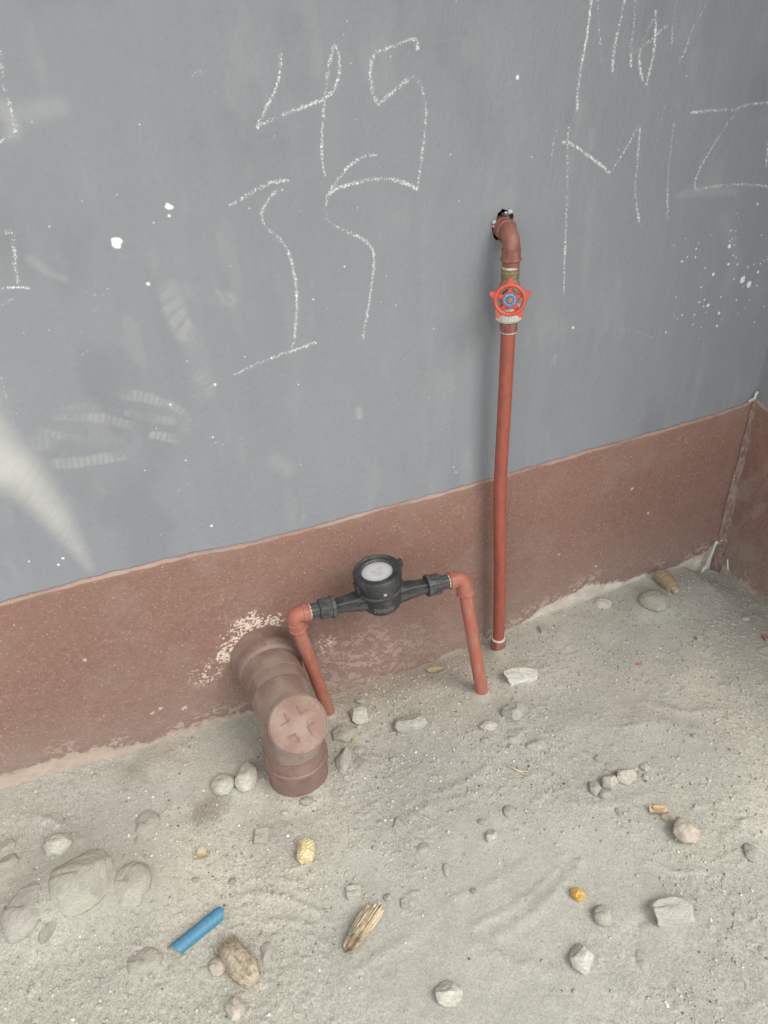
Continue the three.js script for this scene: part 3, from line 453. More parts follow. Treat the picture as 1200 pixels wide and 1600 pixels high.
// ---- valve
{
  const vx = RX - .001, vy = .766, t = thing('gate_valve', 'brass gate valve with a red hand wheel on the tall red pipe', 'valve', V(vx, vy, RZ));
  const O = V(0, 0, 0), f = V(-.50, .05, .865).normalize();
  // brass body: sockets above and below a swollen middle, and a bonnet towards the wheel
  const hex = (y0, y1, r) => { const g = new THREE.CylinderGeometry(r, r, y1 - y0, 8); g.translate(0, (y0 + y1) / 2, 0); return g; };
  mesh('body', [turned(V(0, -.026, 0), UP, [[0, 0], [.0125, 0], [.0128, .006], [.0165, .014], [.0178, .026], [.0165, .038], [.0138, .046], [.0134, .05], [0, .05]]), hex(.0225, .0375, .0152),
    turned(O, f, [[0, .004], [.0155, .005], [.0155, .021], [.0170, .0215], [.0172, .0265], [.0155, .0275], [.0120, .028], [.0105, .039], [.0062, .041], [.0060, .049], [0, .049]])], M.brass, t);
  mesh('thread_tape', turned(V(0, .0370, 0), UP, [[.0, 0], [.0136, .0004], [.0136, .0036], [.012, .0046], [0, .0046]]), M.tape, t);
  const nut = [turned(V(0, -.0485, 0), UP, [[.0118, 0], [.0175, .001], [.0205, .005], [.0205, .023], [.0192, .0255], [.0135, .0265]])];
  for (let k = 0; k < 26; k++) { const g = new RoundedBoxGeometry(.0017, .0205, .0016, 1, .0004); const a = k / 26 * Math.PI * 2; g.translate(0, -.0345, .0205); g.rotateY(a); nut.push(g); }
  mesh('union_nut', nut, M.white, t);
  // wheel
  const wheel = []; const tilt = new THREE.Quaternion().setFromUnitVectors(V(0, 0, 1), f), C = f.clone().multiplyScalar(.052);
  const put = (g) => { g.applyQuaternion(tilt); g.translate(C.x, C.y, C.z); return g; };
  const rim = new THREE.TorusGeometry(.0228, .0036, 14, 60); rim.scale(1, 1, 1.25); wheel.push(put(rim));
  for (let k = 0; k < 5; k++) {
    const a = Math.PI / 2 + k / 5 * Math.PI * 2 - .02;
    const s = new THREE.Shape([[-.0075, -.0015], [.0075, -.0015], [.0046, .0022], [.0031, .0052], [.0027, .0082], [.0017, .0095], [-.0017, .0095], [-.0027, .0082], [-.0031, .0052], [-.0046, .0022]].map((p) => new THREE.Vector2(...p)));
    const g = new THREE.ExtrudeGeometry(s, { depth: .0042, bevelEnabled: true, bevelSize: .0007, bevelThickness: .0007, bevelSegments: 2 }); g.translate(0, .0235, -.0021); g.rotateZ(a - Math.PI / 2); wheel.push(put(g));
    const sp = new RoundedBoxGeometry(.0078, .0168, .0034, 2, .0012); sp.translate(0, .0150, 0); sp.rotateX(-.20); sp.translate(0, .0, .0003); sp.rotateZ(a - Math.PI / 2); wheel.push(put(sp));
  }
  const hubg = new THREE.CylinderGeometry(.0124, .0112, .006, 36); hubg.rotateX(Math.PI / 2); hubg.translate(0, 0, -.0028); wheel.push(put(hubg));
  const hw = mesh('hand_wheel', wheel, M.wheel, t);
  const cv = document.createElement('canvas'); cv.width = cv.height = 128; const x = cv.getContext('2d'); x.fillStyle = '#56719a'; x.fillRect(0, 0, 128, 128);
  x.fillStyle = '#b4bcc6'; const r = rng(9); for (let k = 0; k < 34; k++) { const a = k / 34 * 6.283; if (r() < .25) continue; x.save(); x.translate(64, 64); x.rotate(a); x.fillRect(42, -2.5, 9 + 5 * r(), 3 + 3 * r()); x.restore(); }
  x.strokeStyle = '#3f5f8c'; x.lineWidth = 6; x.beginPath(); x.arc(64, 64, 33, 0, 7); x.stroke(); x.fillStyle = '#6f8298'; x.beginPath(); x.arc(64, 64, 29, 0, 7); x.fill();
  const ct = new THREE.CanvasTexture(cv); ct.colorSpace = THREE.SRGBColorSpace;
  const disc = new THREE.CylinderGeometry(.0109, .0111, .0012, 36); disc.rotateX(Math.PI / 2); disc.rotateZ(.3); disc.translate(0, 0, .0010); mesh('badge', put(disc), new THREE.MeshStandardMaterial({ map: ct, roughness: .45 }), hw);
  const hx = new THREE.CylinderGeometry(.0040, .0042, .0042, 6); hx.rotateX(Math.PI / 2); hx.translate(0, 0, .0036); mesh('stem_nut', [put(hx), put(new THREE.SphereGeometry(.0024, 12, 8).translate(0, 0, .0052))], new THREE.MeshPhysicalMaterial({ color: new THREE.Color().setRGB(.52, .26, .10), metalness: .6, roughness: .4 }), hw);
}
// ---- elbow out of the wall
{
  const ex = RX - .0005, ey = .854, t = thing('elbow_pipe', 'brown plastic elbow coming out of a ragged hole in the grey wall', 'pipe elbow', V(ex, ey, 0));
  const c = V(0, 0, RZ), out = V(.012, .012, 0);
  mesh('elbow', arcBend(c, V(.16, .14, -1).normalize(), V(0, -1, 0), .021, .0142), M.elbow, t);
  const d1 = V(.16, .14, -1).normalize();
  mesh('wall_socket', turned(c.clone().addScaledVector(d1, .0205), d1, [[.0142, 0], [.0160, .0006], [.0163, .004], [.0163, .026], [.0150, .03], [0, .03]]), M.elbow, t);
  mesh('band_ring', beadRing(c.clone().addScaledVector(d1, .0225), d1, .0158, .0017), M.elbow, t); mesh('band_ring', beadRing(V(0, -.0205, RZ), UP, .0146, .0013), M.elbow, t); mesh('band_ring', beadRing(c.clone().addScaledVector(d1, .036), d1, .0156, .0016), M.elbow, t);
  mesh('lower_socket', turned(V(0, -.0205, RZ), V(0, -1, 0), [[.0142, 0], [.0152, .0006], [.0153, .013], [.0166, .0138], [.0174, .0158], [.0166, .0178], [.0145, .0190], [.0132, .0305], [0, .0305]]), M.elbow, t);
  mesh('stub_pipe', turned(c.clone().addScaledVector(d1, .04), d1, [[0, 0], [.0125, 0], [.0125, .07], [0, .07]]), M.dark, t);
}
// crumbs of plaster and a torn rubber scrap in the hole
{
  const lump = (p, s, seed) => { const g = rockGeo(seed, 4, 6, .7); g.scale(s * .5, s * .5, s * .5); g.translate(p.x, p.y, p.z); return g; };
  const a = onWall(797, 331, .004), b = onWall(772, 347, .004);
  mesh('plaster_crumb', [lump(a, .0085, 31), lump(a.clone().add(V(-.006, -.002, -.003)), .006, 32)], mPlaster, wall); mesh('plaster_crumb', [lump(b, .0065, 33), lump(b.clone().add(V(.001, -.007, -.002)), .005, 34)], mPlaster, wall);
  const s = onWall(792, 339, .006); const rb = rockGeo(77, 5, 7, .5); rb.scale(.0115, .0048, .0045); rb.rotateZ(-.75); rb.translate(s.x, s.y, s.z);
  tag(mesh('rubber_scrap', rb, new THREE.MeshStandardMaterial({ color: new THREE.Color().setRGB(.11, .105, .095), roughness: .85 })), 'torn black rubber scrap stuck in the hole above the brown elbow', 'rubber scrap');
  const d = [[1118, 850, 1111, 868, .0105], [1112, 864, 1104, 884, .0085], [1109, 876, 1097, 893, .006], [1120, 846, 1116, 856, .007], [1182, 614, 1178, 624, .007], [1178, 622, 1170, 627, .005], [1183, 611, 1184, 616, .006]];
  d.forEach(([u, v, u2, v2, w], k) => { const far = k < 4 ? .019 : .006, p = onWall(u, v, far), q = onWall(u2, v2, far + .004), L = p.distanceTo(q); const g = rockGeo(300 + k, 5, 9, .5); g.scale(w * .5, L * .62, .0035); mesh('plaster_flake', along(g, p.lerp(q, .5), q.clone().sub(p)), mPlaster, wall); });
  const cr = onWall(1139, 873, .055); const g = rockGeo(311, 5, 7, .6); g.scale(.0018, .016, .003); g.rotateX(-.3); const zx = EYE.clone().addScaledVector(sight(1137, 882), (XC - .011 - EYE.x) / sight(1137, 882).x); g.translate(zx.x, zx.y, zx.z); mesh('plaster_flake', g, mPlaster, side);
}
// ---- water meter on its two pipes
{
  const A = V(.2165, .2785, .0895), B = V(.4870, .2640, .1045), ax = B.clone().sub(A).normalize(), L = A.distanceTo(B), mid = A.clone().lerp(B, .5);
  const t = thing('water_meter', 'black water meter with a round glass dial between two red pipe risers', 'water meter', mid);
  const q = (s) => ax.clone().multiplyScalar(s - L / 2);                         // along the meter, from its left end
  const nax = ax.clone().negate();
  const spud = (s, d, name) => { const g = [turned(q(s), d, [[0, -.004], [.0126, -.004], [.0126, .022], [0, .022]])]; for (let k = 0; k < 12; k++) { const b = new RoundedBoxGeometry(.0028, .017, .0022, 1, .0006); b.translate(0, .0105, .0128); b.rotateY(k / 12 * 6.283); g.push(along(b, q(s), d)); } mesh(name, g, M.blackDull, t); };
  spud(.001, ax, 'tail_piece'); spud(L - .001, nax, 'tail_piece');
  const nutG = (s, d) => { const g = [turned(q(s), d, [[.0115, 0], [.0172, .0008], [.0180, .003], [.0180, .022], [.0206, .0225], [.0213, .0245], [.0206, .0285], [.012, .029]])]; for (let k = 0; k < 6; k++) { const b = new RoundedBoxGeometry(.0068, .0205, .0046, 1, .001); b.translate(0, .0118, .0178); b.rotateY(k / 6 * 6.283 + .3); g.push(along(b, q(s), d)); } return g; };
  mesh('union_nut', nutG(.0185, ax), M.blackDull, t); mesh('union_nut', nutG(L - .0185, nax), M.blackDull, t);
  // arms swelling towards the chamber
  const up = V(-.075, 1, .02).normalize();
  const arm = (s, d) => turned(q(s), d, [[.0142, 0], [.0146, .010], [.0168, .030], [.0205, .055], [.0235, .072], [.0245, .085]], 40, 1.2);
  mesh('body', [arm(.046, ax), arm(L - .046, nax), turned(up.clone().multiplyScalar(-.0275), up, [[0, 0], [.020, .0006], [.0295, .005], [.0355, .013], [.0375, .022], [.0380, .046], [.0405, .047], [.0412, .0495], [.0405, .052]])], M.black, t);
  mesh('clamp_ring', turned(up.clone().multiplyScalar(.0228), up, [[.038, 0], [.0428, .0006], [.0436, .003], [.0428, .0058], [.0400, .0066]]), M.blackDull, t);
  const reg = [turned(up.clone().multiplyScalar(.028), up, [[.0395, 0], [.0412, .002], [.0418, .018], [.0436, .0195], [.0440, .0225], [.0440, .0325], [.0425, .0350], [.0385, .0352], [.0375, .0338], [.0300, .0333], [.0288, .0322], [.0280, .0295], [.0278, .0285]], 72)];
  for (let k = 0; k < 40; k++) { const b = new RoundedBoxGeometry(.0022, .0006, .0058, 1, .0002); b.translate(0, .0623, .0338); b.rotateY(k / 40 * 6.283); if (k % 10 < 7) { along(b, V(0, 0, 0), up); reg.push(b); } }
  { const lug = new RoundedBoxGeometry(.011, .013, .014, 2, .0015); lug.translate(0, .0525, .0455); lug.rotateY(1.75); reg.push(along(lug, V(0, 0, 0), up)); const lug2 = new RoundedBoxGeometry(.018, .020, .006, 2, .0015); lug2.translate(0, .040, .0425); lug2.rotateY(-1.5); reg.push(along(lug2, V(0, 0, 0), up)); }
  const rg = mesh('register_ring', reg, M.black, t);
  const cv = document.createElement('canvas'); cv.width = cv.height = 256; const x = cv.getContext('2d'); x.fillStyle = '#b9bbbb'; x.fillRect(0, 0, 256, 256);
  x.fillStyle = '#c6c8c8'; x.beginPath(); x.arc(128, 128, 96, 0, 7); x.fill();
  x.strokeStyle = '#75787b'; x.lineWidth = 3; x.strokeRect(146, 92, 44, 30); x.fillStyle = '#d8dada'; x.fillRect(148, 94, 40, 26); x.strokeStyle = '#7d8184'; for (const k of [156, 164, 172, 180]) { x.beginPath(); x.moveTo(k, 94); x.lineTo(k, 120); x.stroke(); }
  x.fillStyle = '#6e7276'; const r = rng(4); for (const [y0, x0, n] of [[90, 92, 5], [104, 84, 5], [118, 96, 4], [140, 84, 9], [154, 100, 7], [168, 108, 5]]) for (let k = 0; k < n; k++) x.fillRect(x0 + k * 9, y0, 4 + r() * 3, 5);
  const ct = new THREE.CanvasTexture(cv); ct.colorSpace = THREE.SRGBColorSpace;
  const dial = new THREE.CircleGeometry(.0286, 48); dial.rotateX(-Math.PI / 2); dial.rotateY(.25); mesh('dial_face', along(dial, up.clone().multiplyScalar(.0565), up), new THREE.MeshStandardMaterial({ map: ct, roughness: .55 }), t);
  mesh('dial_glass', turned(up.clone().multiplyScalar(.0583), up, [[.0284, 0], [.0284, .0022], [.026, .0032], [0, .0036]], 48), new THREE.MeshPhysicalMaterial({ color: 0xffffff, transmission: 1, thickness: 0, roughness: .16, ior: 1.45 }), t);
  // raised size mark on the chamber
  const font = await new FontLoader().loadAsync('fonts/droid/droid_sans_bold.typeface.json');
  const tx = new TextGeometry('20mm', { font, size: .0088, depth: .0012, curveSegments: 4, bevelEnabled: false }); tx.computeBoundingBox(); const bb = tx.boundingBox; tx.translate(-(bb.min.x + bb.max.x) / 2, 0, 0);
  const pp = tx.attributes.position; for (let k = 0; k < pp.count; k++) { const a = pp.getX(k) / .0375, R = .0374 + pp.getZ(k); pp.setXYZ(k, R * Math.sin(a), pp.getY(k), R * Math.cos(a)); }
  tx.computeVertexNormals(); tx.rotateY(-.28); tx.translate(0, -.0065, 0); mesh('size_mark', along(tx, V(0, 0, 0), up), new THREE.MeshStandardMaterial({ color: new THREE.Color().setRGB(.13, .13, .125), roughness: .7 }), t);
  const nick = new RoundedBoxGeometry(.006, .005, .0012, 1, .0005); nick.translate(.004, .036, .0415); nick.rotateY(-.2); mesh('seal_tag', along(nick, V(0, 0, 0), up), new THREE.MeshStandardMaterial({ color: new THREE.Color().setRGB(.35, .35, .33), roughness: .6 }), t);

  const riser = (name, label, foot, corner, d, R) => {
    const g = thing(name, label, 'water pipe', foot), c = corner.clone().sub(foot), dn = c.clone().negate().normalize();
    mesh('pipe', tubeGeo(new THREE.LineCurve3(dn.clone().multiplyScalar(.09), c.clone().addScaledVector(dn, .034)), 20, .0127, 32), M.meterPipe, g);
    const a = c.clone().addScaledVector(dn, .017), b = c.clone().addScaledVector(d, .017);
    mesh('elbow', bend(a, c.clone().addScaledVector(dn, -.001), b, .0146), M.meterPipe, g);
    mesh('elbow_socket', turned(a.clone().addScaledVector(dn, -.001), dn, [[.0145, 0], [.0158, .0008], [.0160, .003], [.0156, .0045], [.0156, .0155], [.0168, .0165], [.0170, .0185], [.0160, .0198], [.0125, .0200]]), M.meterPipe, g);
    mesh('elbow_socket', turned(b.clone().addScaledVector(d, -.001), d, [[.0145, 0], [.0156, .0008], [.0156, .009], [.0166, .0096], [.0166, .0125], [.0155, .0132], [.0115, .0134]]), M.meterPipe, g);
    mesh('thread_tape', turned(b.clone().addScaledVector(d, .0123), d, [[.011, 0], [.0138, .0002], [.0132, .0022], [.011, .0026]]), M.tape, g);
    return g;
  };
  riser('meter_pipe', 'leaning red pipe with elbow at the left end of the meter, beside the drain', V(.2335, groundH(.2335, .064), .064), A.clone().addScaledVector(ax, -.0275), ax);
  riser('meter_pipe', 'leaning red pipe with elbow at the right end of the meter', V(.534, groundH(.534, .152), .152), B.clone().addScaledVector(ax, .0275), nax);
}
// ---- drain: collar at the wall, short run, access bend with a screw cap, upright socket into the ground
{
  const px = .1375, pz = .184, py = .136, t = thing('drain_pipe', 'thick dusty brown drain pipe bending from the wall into the ground, with a round cap', 'drain pipe', V(px, 0, pz));
  const O = V(0, py, 0), back = V(0, .02, -1).normalize(), dn = V(-.015, -1, 0).normalize();
  const R = .058, r = .0535;
  mesh('elbow', arcBend(O, back, dn, R, r, 26, 56), M.drain, t);
  mesh('pipe_run', turned(O.clone().addScaledVector(back, R - .001), back, [[r, 0], [r, .0300], [r + .0012, .0303], [r + .0014, .0315], [r + .0014, .070], [r + .0006, .0708], [r - .004, .071], [r - .004, .12]], 56), M.drain, t);
  const col = new THREE.LatheGeometry([[.052, .0], [.0575, .0006], [.0610, .004], [.0632, .012], [.0640, .020], [.0628, .028], [.0645, .036], [.0662, .046], [.0668, .058]].map((p) => new THREE.Vector2(...p)), 72);
  const cp = col.attributes.position; for (let k = 0; k < cp.count; k++) { const a = Math.atan2(cp.getZ(k), cp.getX(k)), y = cp.getY(k), q = 1 + .05 * (fbm(Math.cos(a) * 3 + 5, Math.sin(a) * 3 + y * 60, 3, 8) - .5) + .03 * (vn(Math.cos(a) * 9, Math.sin(a) * 9 + y * 110, 4) - .5); cp.setX(k, cp.getX(k) * q); cp.setZ(k, cp.getZ(k) * q); }
  col.computeVertexNormals(); mesh('wall_collar', along(col, V(.0005, py + .004, -pz + .058), V(0, 0, -1)), M.drain, t);
  const base = O.clone().addScaledVector(dn, R - .001);
  mesh('socket', turned(base, dn, [[r, 0], [r + .0012, .0004], [r + .0014, .0015], [r + .0014, .027], [r + .0034, .0285], [r + .0046, .0315], [r + .0046, .034], [r + .0034, .0365], [r + .0010, .038], [r + .0008, .16]], 64), M.socket, t);
  // access boss looking up and out
  const f = V(-.07, .74, .665).normalize(), C0 = O.clone().add(V(.010, -.026, -.008));
  mesh('access_boss', turned(C0, f, [[.0485, .0], [.0490, .066], [.0500, .068], [.0500, .0725], [.044, .073]], 64), M.drain, t);
  const capO = C0.clone().addScaledVector(f, .0738);
  const cg = turned(V(0, 0, 0), UP, [[.0, -.002], [.0478, -.002], [.0484, .001], [.0474, .0032], [.0455, .0038], [.0, .0043]], 72);
  for (let k = 0; k < cg.attributes.position.count; k++) cg.attributes.uv.setXY(k, cg.attributes.position.getX(k) / TILE + .5, cg.attributes.position.getZ(k) / TILE + .5);
  const cap = mesh('access_cap', along(cg, capO, f), M.cap, t);
  const quat = new THREE.Quaternion().setFromUnitVectors(V(0, 0, 1), f), cross = [];
  const bar = (x, y, w, h) => { const g = new RoundedBoxGeometry(w, h, .0030, 2, .0009); g.translate(x, y, .0046); g.rotateZ(.23); g.applyQuaternion(quat); g.translate(capO.x, capO.y, capO.z); cross.push(g); };
  const a = .0118, l = .0150, w = .0022;
  for (const sx of [-1, 1]) for (const sy of [-1, 1]) { bar(sx * (a + l / 2 - w / 2), sy * a, l, w); bar(sx * a, sy * (a + l / 2 + w / 4), w, l - w / 2); }
  mesh('cross_mark', cross, M.cap, cap);
}
// ================================================================ LOOSE THINGS
function rockGeo(seed, detail = 6, cuts = 8, keep = .68, boxy = 0) {
  const r = rng(seed * 7919 + 13); let g = new THREE.IcosahedronGeometry(1, detail); g.deleteAttribute('uv'); g.deleteAttribute('normal'); g = mergeVertices(g, 1e-4);
  const planes = []; if (boxy) for (const q of [[1, 0, 0], [-1, 0, 0], [0, 1, 0], [0, -1, 0], [0, 0, 1], [0, 0, -1]]) planes.push([V(...q).add(V((r() - .5) * .3, (r() - .5) * .3, (r() - .5) * .3)).normalize(), boxy]);
  for (let k = 0; k < cuts; k++) { const n = V(r() * 2 - 1, r() * 2 - 1, r() * 2 - 1).normalize(); planes.push([n, keep + (1 - keep) * r() * .9]); }
  const p = g.attributes.position, v = V(0, 0, 0), uv = new Float32Array(p.count * 2);
  for (let k = 0; k < p.count; k++) {
    v.fromBufferAttribute(p, k); uv[2 * k] = Math.atan2(v.z, v.x) / 6.283 * 2; uv[2 * k + 1] = v.y;
    const o = v.clone(); for (const [n, d] of planes) { const e = v.dot(n) - d; if (e > 0) v.addScaledVector(n, -e * .97); }
    const q = 1 + .19 * (fbm(o.x * 1.6 + seed, o.y * 1.6 + o.z * 1.3, 3, seed) - .5) + .09 * (fbm(o.x * 5 + o.z * 3, o.y * 5 - o.z * 4 + seed, 3, seed + 3) - .5) + .055 * (vn(o.x * 14 + o.z * 9, o.y * 14 - o.z * 8, seed + 5) - .5);
    v.multiplyScalar(q); p.setXYZ(k, v.x, v.y, v.z);
  }
  g.setAttribute('uv', new THREE.BufferAttribute(uv, 2)); g.computeVertexNormals(); g.computeBoundingBox();
  const b = g.boundingBox, c = b.getCenter(V(0, 0, 0)), s = b.getSize(V(0, 0, 0)); g.translate(-c.x, -c.y, -c.z); g.scale(2 / s.x, 2 / s.y, 2 / s.z); g.computeVertexNormals(); return g;
}
const stoneMap = (a, b, seed) => colourTex(256, 256, (i, j) => { let c = mix3(a, b, ss(.35, .68, fbm(i / 26, j / 26, 4, seed))); const t = 1 + .2 * (fbm(i / 3, j / 3, 2, seed + 2) - .5) - (vn(i / 4, j / 4, seed + 5) > .9 ? .2 : 0); return c.map((q) => q * t); });
const stoneBump = greyTex(256, 256, (i, j) => .7 * fbm(i / 14, j / 14, 4, 141) + .3 * fbm(i / 3, j / 3, 2, 142));
const TINT = { pale: [[.60, .585, .51], [.49, .48, .415], 1], grey: [[.47, .46, .405], [.37, .36, .32], 2], dusty: [[.47, .455, .395], [.41, .40, .345], 3], beige: [[.53, .505, .43], [.45, .43, .365], 4], tan: [[.54, .48, .39], [.46, .405, .33], 5], white: [[.68, .66, .60], [.55, .54, .48], 6], sand: [[.42, .41, .352], [.38, .37, .318], 7], pink: [[.62, .56, .49], [.52, .47, .40], 8], brick: [[.32, .20, .16], [.38, .29, .25], 9] };
const stoneMat = {}; for (const k in TINT) stoneMat[k] = new THREE.MeshStandardMaterial({ map: stoneMap(...TINT[k]), bumpMap: stoneBump, bumpScale: .0016, roughness: .95 });
stoneSpots.forEach((s, n) => {
  const big = s.kind === 'boulder';
  const g = { round: () => rockGeo(n + 1, 7, 9, .80), sharp: () => rockGeo(n + 1, 8, 13, .56), slab: () => rockGeo(n + 1, 7, 10, .6), loaf: () => rockGeo(n + 1, 9, 4, .9, .70), block: () => rockGeo(n + 1, 8, 5, .82, .56), boulder: () => rockGeo(n + 1, 12, 11, .70) }[s.kind]();
  const gg = s.kind === 'sharp' || s.kind === 'block' ? toCreasedNormals(g, .6) : g;
  gg.scale(s.sx / 2, s.sy / 2, s.sz / 2); gg.rotateY(-YAW);
  if (s.kind === 'slab') gg.rotateZ(.12);
  const mt = stoneMat[s.tint].clone(), j = rng(n * 31 + 7), q = .9 + .16 * j(); mt.color.setRGB(q * (1 + .03 * (j() - .4)), q, q * (1 - .035 * (j() - .4)));
  const m = mesh('stone', gg, mt); m.position.copy(s.p); tag(m, s.label, 'stone', big ? 'dust-covered boulders' : 'stones lying on the sand');
});

// ---- blue plastic offcut: a slit tube with slanting ends
{
  const a = onGround(276, 1484, .004), b = onGround(346, 1428, .004), d = b.clone().sub(a), L = d.length() ; d.normalize();
  const nu = 40, nv = 22, R = .0105, T = .0011, pos = [], idx = [], uv = [];
  const layer = (rr) => { for (let i = 0; i <= nu; i++) for (let j = 0; j <= nv; j++) { const q = j / nv, an = (q * 2 - 1) * 1.95, s = i / nu; const e = mix(.0125 * (q - .6) , -.012 * Math.abs(q - .45) * 2 + .006 + .0005 * Math.sin(q * 30), s); pos.push(s * L + e, rr * Math.cos(an) * .82, rr * Math.sin(an)); uv.push(s, q); } };
  layer(R); layer(R - T); const W = nv + 1, N = (nu + 1) * W;
  for (let i = 0; i < nu; i++) for (let j = 0; j < nv; j++) { const p = i * W + j; idx.push(p, p + 1, p + W, p + W, p + 1, p + W + 1); const q = p + N; idx.push(q, q + W, q + 1, q + W, q + W + 1, q + 1); }
  for (let j = 0; j < nv; j++) { let p = j; idx.push(p, N + p, p + 1, N + p, N + p + 1, p + 1); p = nu * W + j; idx.push(p, p + 1, N + p, N + p, p + 1, N + p + 1); }
  for (let i = 0; i < nu; i++) { let p = i * W; idx.push(p, p + W, N + p, N + p, p + W, N + p + W); p += nv; idx.push(p, N + p, p + W, N + p, N + p + W, p + W); }
  let g = new THREE.BufferGeometry(); g.setAttribute('position', new THREE.Float32BufferAttribute(pos, 3)); g.setAttribute('uv', new THREE.Float32BufferAttribute(uv, 2)); g.setIndex(idx); g.computeVertexNormals(); g = toCreasedNormals(g, .6);
  const map = colourTex(256, 64, (i, j) => { const c = mix3([.045, .19, .33], [.085, .26, .38], fbm(i / 12, j / 20, 3, 3)); const w = vn(i / 1.6, j / 1.6, 4); return w > .94 ? mix3(c, [.4, .45, .46], .5) : c; });
  const m = mesh('blue_tube_offcut', g, new THREE.MeshPhysicalMaterial({ map, roughness: .5, transmission: .12, thickness: 0, side: THREE.DoubleSide })); tag(m, 'blue plastic tube offcut with slanting cut ends on the sand', 'plastic offcut');
  m.position.copy(a); m.position.y = groundH(a.x, a.z) + .0055; m.rotation.order = 'YXZ'; m.rotation.y = Math.atan2(-d.z, d.x); m.rotation.z = .04; m.rotation.x = .35;
}
// round bodies with a bumpy skin, lying on their side between two points
function lying(a, b, rad, nu, nv, fn) { // fn(s 0..1, angle) -> [radius, slip along]
  const d = b.clone().sub(a), L = d.length(), pos = [], uv = [], idx = [];
  for (let i = 0; i <= nu; i++) for (let j = 0; j <= nv; j++) { const s = i / nu, an = j / nv * 6.2832, [r, e] = fn(s, an, L); pos.push(rad * r * Math.cos(an), s * L + e, rad * r * Math.sin(an)); uv.push(j / nv, s); }
  for (let i = 0; i < nu; i++) for (let j = 0; j < nv; j++) { const p = i * (nv + 1) + j; idx.push(p, p + nv + 1, p + 1, p + 1, p + nv + 1, p + nv + 2); }
  let g = new THREE.BufferGeometry(); g.setAttribute('position', new THREE.Float32BufferAttribute(pos, 3)); g.setAttribute('uv', new THREE.Float32BufferAttribute(uv, 2)); g.setIndex(idx); g = toCreasedNormals(g, .9); return along(g, a, d);
}
{ // dry corn cob piece
  const a = onGround(477, 1346, .010), b = onGround(479, 1314, .010);
  const g = lying(a, b, .0138, 60, 72, (s, an) => { const e = Math.pow(Math.abs(s * 2 - 1), 5), cup = Math.sin(an * 11) * Math.sin(s * 34); return [(s === 0 || s === 1) ? .02 : (1 - .42 * e) * (1 + .09 * cup + .12 * (fbm(s * 14, an * 5, 2, 5) - .5)), .002 * (vn(an * 3, s * 4, 3) - .5)]; });
  const map = colourTex(128, 128, (i, j) => mix3([.66, .58, .34], [.50, .42, .24], ss(.4, .7, fbm(i / 6, j / 6, 3, 8))));
  tag(mesh('corn_cob', g, new THREE.MeshStandardMaterial({ map, bumpMap: stoneBump, bumpScale: .001, roughness: .95 })), 'short yellowish dry corn cob piece in front of the drain pipe', 'corn cob');
}
{ // half-buried spiky cob
  const a = onGround(352, 1478, .006), b = onGround(398, 1535, .008), parts = [], d = b.clone().sub(a), L = d.length(); d.normalize();
  const body = lying(a, b, .0185, 60, 60, (s, an) => { const e = Math.pow(Math.abs(s * 2 - 1), 3.5); return [(s === 0 || s === 1) ? .02 : (1 - .5 * e) * (1 + .03 * Math.sin(s * 60 + 1.6 * Math.sin(an * 3)) * (.3 + vn(an * 4, s * 6, 3)) + .22 * (fbm(s * 12, an * 4, 2, 6) - .5)), 0]; }); parts.push(body);
  const r = rng(21), side1 = d.clone().cross(UP).normalize(), side2 = side1.clone().cross(d);
  for (let k = 0; k < 420; k++) { const s = .02 + .88 * r(), an = (r() * 1.5 - .25) * Math.PI, n = side1.clone().multiplyScalar(Math.cos(an)).addScaledVector(side2, Math.sin(an)); const c = new THREE.ConeGeometry(.0008, .010 + .011 * r(), 4); c.translate(0, .004, 0); parts.push(along(c, a.clone().addScaledVector(d, s * L).addScaledVector(n, .0145), n.addScaledVector(d, -1.1 - 1.4 * r()).add(V(r() - .5, r() - .5, r() - .5)).normalize())); }
  const map = colourTex(128, 128, (i, j) => mix3([.46, .40, .30], [.34, .285, .21], ss(.4, .65, fbm(i / 5, j / 22, 3, 18))));
  tag(mesh('corn_cob', parts, new THREE.MeshStandardMaterial({ map, bumpMap: stoneBump, bumpScale: .001, roughness: .95 })), 'brown spiky corn cob half buried at the bottom left', 'corn cob');
}
